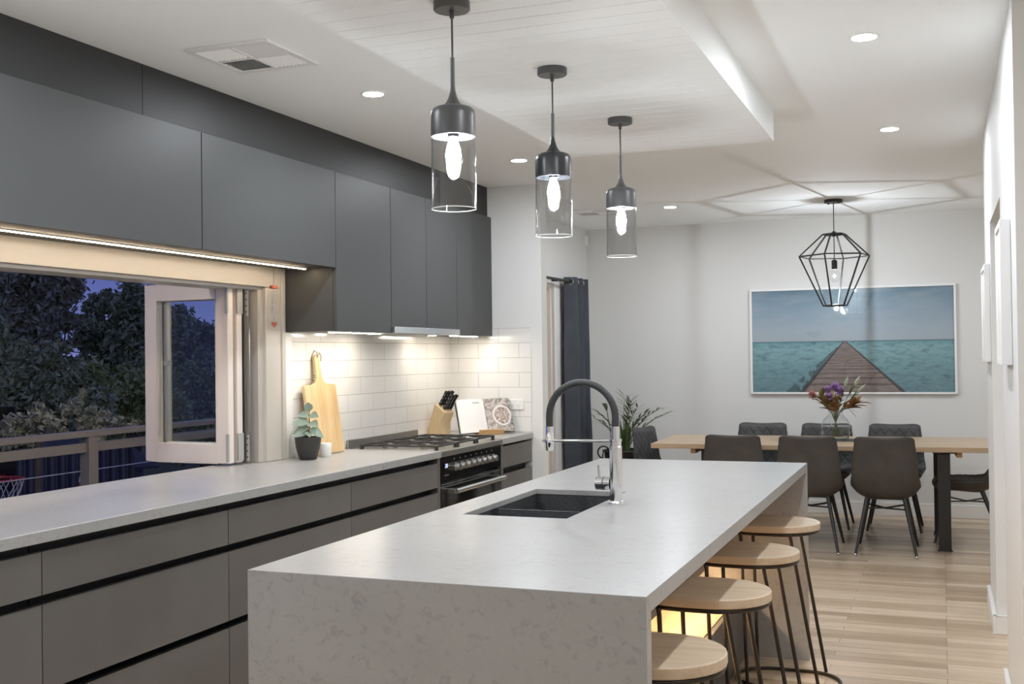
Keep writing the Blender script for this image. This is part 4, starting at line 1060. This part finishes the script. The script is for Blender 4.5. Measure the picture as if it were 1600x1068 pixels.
def page(name, x0, x1, bow, y_off, th, m_, parent, mx=0, hgt=.240):
    q = MB(); n_ = 12
    fr_, bk_ = [], []
    for i in range(n_+1):
        f_ = i/n_; x_ = x0+(x1-x0)*f_; s1 = abs(x_-mx)/.2; y_ = y_off-bow*math.sin(min(s1*PI, PI))
        fr_.append((x_, y_)); bk_.append((x_, y_+th))
    q.prism(fr_+bk_[::-1], 0, hgt)
    q.v = [tuple(lean @ Vector((a_, b_, c_)) + Vector((0,-.048,.014))) for a_, b_, c_ in q.v]
    return q.build(name, m_, parent, ang=30)
page('text_page', -.212, -.002, .010, -.008, .010, m_text, t)
page('photo_page', .002, .206, .010, -.008, .010, m_photo, t)
page('cover', -.219, .213, .0, .0045, .003, m_cover, t, hgt=.245)

# power point on the end wall tiles
t = thing('power_point', 'white double power point on the tiles behind the cookbook', 'power point', (-2.815, YE-.0085, 1.10))
MB().box(-.058,.058,-.009,0,-.037,.037).build('plate', m_white, t, bevel=.003)
for s1 in (-1, 1):
    MB().box(s1*.040-.009,s1*.040+.009,-.0115,-.009,.012,.027).build('switch', m_trim, t, bevel=.001)
    sk = MB(); cx_ = s1*.026
    sk.box(cx_-.0115,cx_-.0095,-.0095,-.0088,-.012,-.002).box(cx_+.0055,cx_+.0075,-.0095,-.0088,-.012,-.002).box(cx_-.003,cx_-.001,-.0095,-.0088,-.026,-.017)
    sk.build('socket_slots', m_black, t)

# wind chime hanging in front of the architrave
t = thing('wind_chime', 'small red wooden wind chime hanging beside the window', 'wind chime', (-3.24, 4.93, 1.9005))
MB().tube([(0,0,.022),(0,0,-.075)], .0009, 6).build('string', m_twig, t)
MB().lathe([(.0001,-.074),(.018,-.076),(.021,-.082),(.021,-.092),(.0001,-.094)], n=20).build('top_disc', m_red, t)
for q in range(5):
    a_ = q*2*PI/5; MB().tube([(.014*math.cos(a_),.014*math.sin(a_),-.105),(.014*math.cos(a_),.014*math.sin(a_),-.17-.016*q)], .0028, 8).build('chime_tube', m_steel, t)
MB().tube([(0,0,-.093),(0,0,-.262)], .0008, 6).build('clapper_string', m_twig, t)
MB().prism([(0,-.018),(.015,.0),(.014,.010),(.007,.013),(0,.008),(-.007,.013),(-.014,.010),(-.015,0)], -.004, .004, lambda a_, b_, z_: (a_*.6+z_*.3, a_*.8-z_*.2, -.278+b_)).build('heart_sail', m_red, t)

# ------------------------------------------------------------------ folding window sash
def sash(name, label, org, direction, width, zh, th=.042, st=.078, sb_=.098, metal=False):
    """sash leaf: hinged at org, runs along direction (unit vector in plan)"""
    d_ = Vector(direction).normalized(); n_ = Vector((d_.y, -d_.x, 0)); z0, z1 = ZT+.012, zh
    t = thing(name, label, 'window sash', (org[0], org[1], z0)); H = z1-z0; ln = Vector(d_)
    def blk(a0, a1, h0, h1, t0=-th/2, t1=th/2):
        return MB().obox(ln*((a0+a1)/2)+n_*((t0+t1)/2)+Vector((0,0,(h0+h1)/2)), ln*((a1-a0)/2), n_*((t1-t0)/2), Vector((0,0,(h1-h0)/2)))
    f = MB()
    for a0, a1, h0, h1 in ((0,st,0,H),(width-st,width,0,H),(st,width-st,0,sb_),(st,width-st,H-sb_*.88,H)):
        q = blk(a0,a1,h0,h1); n0 = len(f.v); f.v += q.v; f.f += [tuple(i+n0 for i in g_) for g_ in q.f]
    f.build('frame', m_sash, t, bevel=.003)
    blk(st-.008, width-st+.008, sb_-.008, H-sb_*.88+.008, -.004, .004).build('pane', m_pane, t)
    return t, blk, H, ln, n_
org = (-3.372, 4.735)
t, blk, H, ln, n_ = sash('window_sash', 'cream timber window sash folded open into the deck, glass showing trees', org, (-1,.055,0), .545, 1.838)
for h0 in (.01, H-.16): blk(-.006, .010, h0, h0+.14, -.032, -.021).build('hinge', m_hard, t)
t, blk, H, ln, n_ = sash('window_sash', 'second cream window sash folded flat behind the first', (-3.366, 4.803), (-1,.055,0), .545, 1.838)
r_ = blk(.088, .102, .10, H-.09, -.032, -.020).build('bolt_rail', m_hard, t)
blk(.082, .125, .46, .485, -.041, -.032).build('bolt_handle', m_hard, t)
blk(.450, .464, .10, H-.09, -.034, -.022).build('bolt_rail', m_hard, t)
blk(.415, .470, .50, .525, -.042, -.034).build('bolt_handle', m_hard, t)
for h0 in (.01, H-.16): blk(-.006, .008, h0, h0+.14, -.021, .021).build('hinge', m_hard, t)
t = thing('folding_jamb_track', 'aluminium hinge channel on the jamb beside the folded sashes', 'window hardware', (-3.36, 4.855, ZT+.003))
MB().box(-.03,.02,-.006,.004,0,.91).box(-.006,.004,-.018,-.006,0,.91).build('channel', m_dsteel, t)
for h0 in (.012, .762):
    pl_ = MB().box(-.024,.018,-.010,-.006,h0,h0+.135).build('hinge_plate', m_hard, t)
    sc_ = MB()
    for q in range(4): sc_.tube([(.008,-.0115,h0+.02+.032*q),(.008,-.0098,h0+.02+.032*q)], .004, 8)
    sc_.build('screws', m_black, pl_)

# ------------------------------------------------------------------ outdoors
struct(MB().box(-5.85, -3.50, -1.5, 14, -.18, -.03).build('deck_floor', m_deck, smooth=False), 'timber deck outside the servery window')
m_ground = mottled('dark_lawn', ((.3,(.02,.03,.012)),(.7,(.05,.06,.03))), 2, .95)
struct(MB().box(-90, -3.6, -20, 90, -2.6, -2.4).build('ground', m_ground, smooth=False))
hl = MB(); hn = 60
for i in range(hn+1):
    a_ = R(100+75*i/hn); q = Vector((math.cos(a_), math.sin(a_), 0)); hz_ = 1.6+1.4*math.sin(i*.35)+.7*math.sin(i*.9)
    hl.v += [tuple(q*44+Vector((0,0,-2.5))), tuple(q*52+Vector((0,0,hz_))), tuple(q*75+Vector((0,0,hz_-1)))]
for i in range(hn):
    b0 = i*3; hl.f += [(b0,b0+3,b0+4,b0+1),(b0+1,b0+4,b0+5,b0+2)]
struct(hl.build('hills', mottled('hill_bush', ((.3,(.05,.06,.045)),(.7,(.09,.10,.07))), .5, .95)), 'dark wooded rise behind the trees')

RX = -5.70
t = thing('deck_railing', 'grey timber deck railing with wire infill outside the window', 'railing', (RX, 0, 0))
ra, rb = .5, 13.0
MB().box(-.045,.045,ra,rb,.905,.948).build('cap_rail', m_rail, t, bevel=.004)
MB().box(-.02,.02,ra,rb,.795,.862).build('mid_rail', m_rail, t, bevel=.003)
for yk in (6.30, 8.55, 10.8, 4.05, 1.8): MB().box(-.045,.045,yk-.045,yk+.045,-.03,.905).build('post', m_rail, t, bevel=.004)
for z_ in (.665, .555, .445, .335, .225, .115): MB().tube([(0,ra,z_),(0,rb,z_)], .004, 6).build('wire', m_wire, t)

# unseen exterior lamps, added to brighten the railing, sash and shrubs
W_EXT = 420
m_extg = emis('fill_globe_glow', (1.0,.86,.66), W_EXT)
for yk, lb in ((2.3, 'added unseen outdoor light above the servery window, brightening the sash'), (5.75, 'added unseen outdoor light past the folded sashes, brightening the railing')):
    t = thing('fill_wall_light', lb, 'outdoor light', (-3.492, yk, 2.3))
    MB().box(-.02, 0, -.06, .06, -.06, .06).build('wall_plate', m_white, t, bevel=.004)
    MB().tube([(-.02,0,0),(-.10,0,0),(-.13,0,-.03)], .012, 10).build('arm', m_white, t)
    MB().ball((-.13,0,-.10), .065, 20, 12).build('globe', m_extg, t)

# corrugated fence and a low shed roof beyond the deck
m_corr = mat('slate_corrugated_steel', (.055,.057,.085), .5, metal=.2)
def corrugated(p0, p1, z0, z1, name, label, cat, pitch=.11, amp=.022):
    p0, p1 = Vector(p0), Vector(p1); L = (p1-p0).length; d_ = (p1-p0)/L; n_ = Vector((-d_.y, d_.x, 0)); q = MB(); m_ = int(L/pitch*4)
    for i in range(m_+1):
        s1 = L*i/m_; a_ = p0+d_*s1+n_*amp*(1 if (i//2) % 2 else -1)
        q.v += [(a_.x,a_.y,z0),(a_.x,a_.y,z1)]
    for i in range(m_): b0 = 2*i; q.f.append((b0,b0+2,b0+3,b0+1))
    o_ = q.build(name, m_corr, None, smooth=False); s_ = o_.modifiers.new('thick','SOLIDIFY'); s_.thickness = .006
    return tag(o_, label, cat)
fa, fb = at(-60, 700, 11.5), at(205, 700, 12.6)
corrugated((fa.x,fa.y,0), (fb.x,fb.y,0), -2.4, .52, 'corrugated_fence', 'dark slate corrugated fence seen through the railing wires', 'fence')
t = thing('garden_shed', 'low dark shed with sloping steel roof beyond the railing', 'shed', (0,0,0))
s0, s1_ = at(135, 712, 14.5), at(228, 716, 15.0)
dv = Vector((s1_.x-s0.x, s1_.y-s0.y, 0)); dl_ = dv.length; dv.normalize(); nv = Vector((-dv.y, dv.x, 0)); mid_ = Vector(((s0.x+s1_.x)/2,(s0.y+s1_.y)/2,0))
MB().obox(mid_+nv*1.2+Vector((0,0,-1.2)), dv*(dl_/2), nv*1.1, (0,0,1.2)).build('walls', m_corr, t, smooth=False)
rf = MB(); a_ = mid_-dv*(dl_/2+.15)-nv*.1; nr = 44
for i in range(nr+1):
    p = a_+dv*((dl_+.3)*i/nr)+Vector((0,0,.03 if i % 2 else 0)); rf.v += [tuple(p+Vector((0,0,.0))), tuple(p+nv*2.6+Vector((0,0,.55)))]
for i in range(nr): b0 = 2*i; rf.f.append((b0,b0+2,b0+3,b0+1))
o = rf.build('roof', m_corr, t, smooth=False); s_ = o.modifiers.new('thick','SOLIDIFY'); s_.thickness = .02

# basketball hoop at the left edge
hb_ = at(12, 748, 9.6); t = thing('basketball_hoop', 'basketball hoop with black backboard and red ring beyond the deck', 'basketball hoop', (hb_.x, hb_.y, -2.4))
zr = hb_.z+2.4
away = Vector((hb_.x, hb_.y, 0)).normalized(); sd_ = Vector((away.y, -away.x, 0))
MB().obox(away*.34-sd_*.30+Vector((0,0,zr+.24)), sd_*.37, away*.02, (0,0,.38)).build('backboard', m_enamel, t, bevel=.01)
MB().tube([tuple(away*.42-sd_*.30+Vector((0,0,0))), tuple(away*.42-sd_*.30+Vector((0,0,zr+.3)))], .05, 12).build('pole', m_blackmetal, t)
rc = -sd_*.06
m_rim = mat('red_hoop_paint', (.42,.03,.035), .4)
MB().tube([tuple(rc+Vector((.19*math.cos(q), .19*math.sin(q), zr))) for q in [2*PI*i/28 for i in range(28)]], .011, 8, closed=True).bar(tuple(rc+away*.18+Vector((0,0,zr))), tuple(rc+away*.33+Vector((0,0,zr))), .08, .012).build('ring', m_rim, t)
m_net = mat('white_net_cord', (.55,.55,.58), .8)
ne = MB()
for i in range(10):
    for s1 in (1, -1):
        pts = []
        for j in range(5):
            a_ = 2*PI*(i+.5*j*s1*.7)/10; rq = .19-.018*j-.006*j*j; pts.append(tuple(rc+Vector((rq*math.cos(a_), rq*math.sin(a_), zr-.012-.085*j))))
        ne.tube(pts, .004, 5)
ne.build('net', m_net, t)
# slim cone beyond the wires
cn = at(127, 758, 10.3); t = thing('safety_cone', 'small red cone with a white tip beyond the railing wires', 'cone', (cn.x, cn.y, -2.4))
zt_ = at(127, 737, 10.3).z+2.4
MB().lathe([(.10,0),(.10,.03),(.075,.04),(.022,zt_-.09)], n=16, cap0=True).build('cone', m_rim, t)
MB().lathe([(.022,zt_-.09),(.006,zt_),(.0001,zt_)], n=16).build('tip', m_white, t)
# overhead service wire
wp = [at(100, 548, 22.6), at(150, 553, 22.6), at(190, 557.5, 22.6), at(235, 560, 22.6), at(330, 566, 22.6)]
tag(MB().tube(wp, .012, 6).build('overhead_wire', m_rail), 'thin overhead wire crossing in front of the dark trees', 'wire')

# trees: leaf crowns on trunks
def crown(blobs, d, nper, size, seed, spread=.55, tall=1.0):
    """blobs: (px, py, radius px) at distance d; leaves fill each ball"""
    g = np.random.default_rng(seed); V, F = [], []
    for px, py, rp in blobs:
        c = np.array(at(px, py, d)); rad = rp*d/FPX; n_ = int(nper*2.6*(rp/50)**2)
        # foliage hangs in clusters spread through the crown, so that its edge is ragged and gaps show
        nc = max(8, int(26*(rp/45)))
        u = g.normal(size=(nc,3)); u /= np.linalg.norm(u, axis=1)[:,None]
        cc = c+u*(rad*(.35+.75*g.random(nc)))[:,None]*np.array([1,1,tall]); cr_ = rad*(.16+.22*g.random(nc))
        w_ = cr_**2/np.sum(cr_**2); pick = g.choice(nc, size=n_, p=w_)
        v3 = g.normal(size=(n_,3))*np.array([.55,.55,.45]); P = cc[pick]+v3*cr_[pick][:,None]
        a = g.normal(size=(n_,3)); a /= np.linalg.norm(a, axis=1)[:,None]; b = np.cross(a, g.normal(size=(n_,3))); b /= np.linalg.norm(b, axis=1)[:,None]
        s = size*.60*(.6+.8*g.random(n_))[:,None]
        q0 = P-a*s; q1 = P+b*s*.42; q2 = P+a*s; q3 = P-b*s*.42
        base = len(V); V += np.stack([q0,q1,q2,q3],1).reshape(-1,3).tolist(); F += [(base+4*i, base+4*i+1, base+4*i+2, base+4*i+3) for i in range(n_)]
    return V, F
def tree(name, label, cat, blobs, d, nper, size, seed, m_, trunk=None, tall=1.0, group=None):
    c = at(sum(b[0] for b in blobs)/len(blobs), 600, d)
    t = thing(name, label, cat, (c.x, c.y, -2.4), 0, group)
    V, F = crown(blobs, d, nper, size, seed, tall=tall); o_ = (c.x, c.y, -2.4)
    me = bpy.data.meshes.new('foliage'); me.from_pydata([(x-o_[0], y-o_[1], z_-o_[2]) for x, y, z_ in V], [], F); me.materials.append(m_)
    ob = bpy.data.objects.new('foliage', me); col.objects.link(ob); ob.parent = t
    if trunk:
        tk = MB(); base = Vector((0,0,0)); tops = []
        for px, py, r_ in trunk:
            p = at(px, py, d); tops.append(Vector((p.x-o_[0], p.y-o_[1], p.z-o_[2])))
        fork = Vector((0,0,1.6)); k_ = 1 if d > 10 else .3
        tk.tube([base, fork], [.22*k_,.16*k_], 10)
        for p in tops: tk.tube([fork, fork.lerp(p, .5)+Vector((0,0,.2)), p], [.13*k_,.08*k_,.02], 8)
        tk.build('trunk', m_bark, t)
    return t
m_bark = mottled('bark', ((.3,(.05,.04,.03)),(.7,(.10,.08,.065))), 6, .9)
m_fol1 = mottled('dark_gum_leaves', ((.3,(.14,.155,.125)),(.7,(.27,.285,.24))), 1.5, .6)
m_fol2 = mottled('dark_green_leaves', ((.3,(.15,.18,.115)),(.7,(.27,.31,.20))), 1.5, .6)
m_fol3 = mottled('conifer_needles', ((.3,(.14,.18,.125)),(.7,(.26,.31,.22))), 1.5, .7)
m_fol4 = mottled('pale_shrub_leaves', ((.3,(.22,.24,.18)),(.7,(.40,.41,.33))), 3, .6)
m_fol5 = mottled('mid_shrub_leaves', ((.3,(.15,.20,.10)),(.7,(.27,.33,.17))), 2, .6)
tree('gum_tree', 'large dark gum tree filling the left of the window view', 'tree', [(0,415,85),(60,425,62),(92,445,34),(15,490,80),(62,500,55),(-80,440,110),(112,440,16),(100,487,24),(-20,350,110),(50,360,60),(118,455,10),(-70,540,90),(112,500,10)], 15, 1500, .085, 1, m_fol1, [(20,400,0),(70,450,0),(-60,420,0)])
tree('dark_tree', 'dark rounded tree right of the sky gap, behind the open sash', 'tree', [(210,500,52),(175,520,48),(245,540,58),(155,478,18),(168,468,14),(198,462,14),(222,458,14),(280,530,45),(135,530,24),(150,560,40),(122,505,10),(300,545,50),(215,570,60)], 19, 1500, .10, 2, m_fol2, [(210,480,0),(170,490,0),(250,520,0)])
tree('distant_tree', 'distant tree seen through the glass of the open sash', 'tree', [(330,560,46),(280,560,46),(365,545,40),(258,520,24),(300,600,50),(350,600,50),(400,560,60)], 27, 1300, .13, 3, m_fol1, [(330,540,0)])
tree('conifer_tree', 'shaggy conifer below the gum tree, left in the window view', 'tree', [(10,590,44),(10,545,30),(50,600,40),(52,560,26),(-30,600,50),(95,590,34),(95,550,20),(85,630,40),(30,650,50),(140,640,36)], 12.5, 1700, .075, 4, m_fol3, [(30,540,0)], 1.2)
tree('leafy_shrub', 'broad leafy shrub in the middle of the window view', 'shrub', [(165,620,44),(205,610,44),(240,625,46),(190,660,40),(130,600,34),(240,590,34)], 13.5, 1500, .075, 5, m_fol5, [(200,620,0)])
tree('leafy_shrub', 'leafy shrub seen through the glass of the open sash', 'shrub', [(285,625,46),(330,640,42),(310,600,34),(360,620,40),(280,670,40),(340,680,40)], 16.5, 1500, .085, 6, m_fol5, [(330,640,0)])
tree('pale_shrub', 'pale leafed shrub directly above the deck rail at left', 'shrub', [(30,655,20),(60,645,18),(78,660,18),(50,675,22),(95,665,14),(20,680,24)], 9.0, 900, .04, 7, m_fol4, [(60,660,0)])
tree('pale_shrub', 'pale leafed shrub above the deck rail in mid window', 'shrub', [(112,640,16),(125,620,12),(150,655,18),(130,665,20),(175,660,14),(150,675,22),(200,665,12)], 9.4, 900, .04, 8, m_fol4, [(150,665,0)])
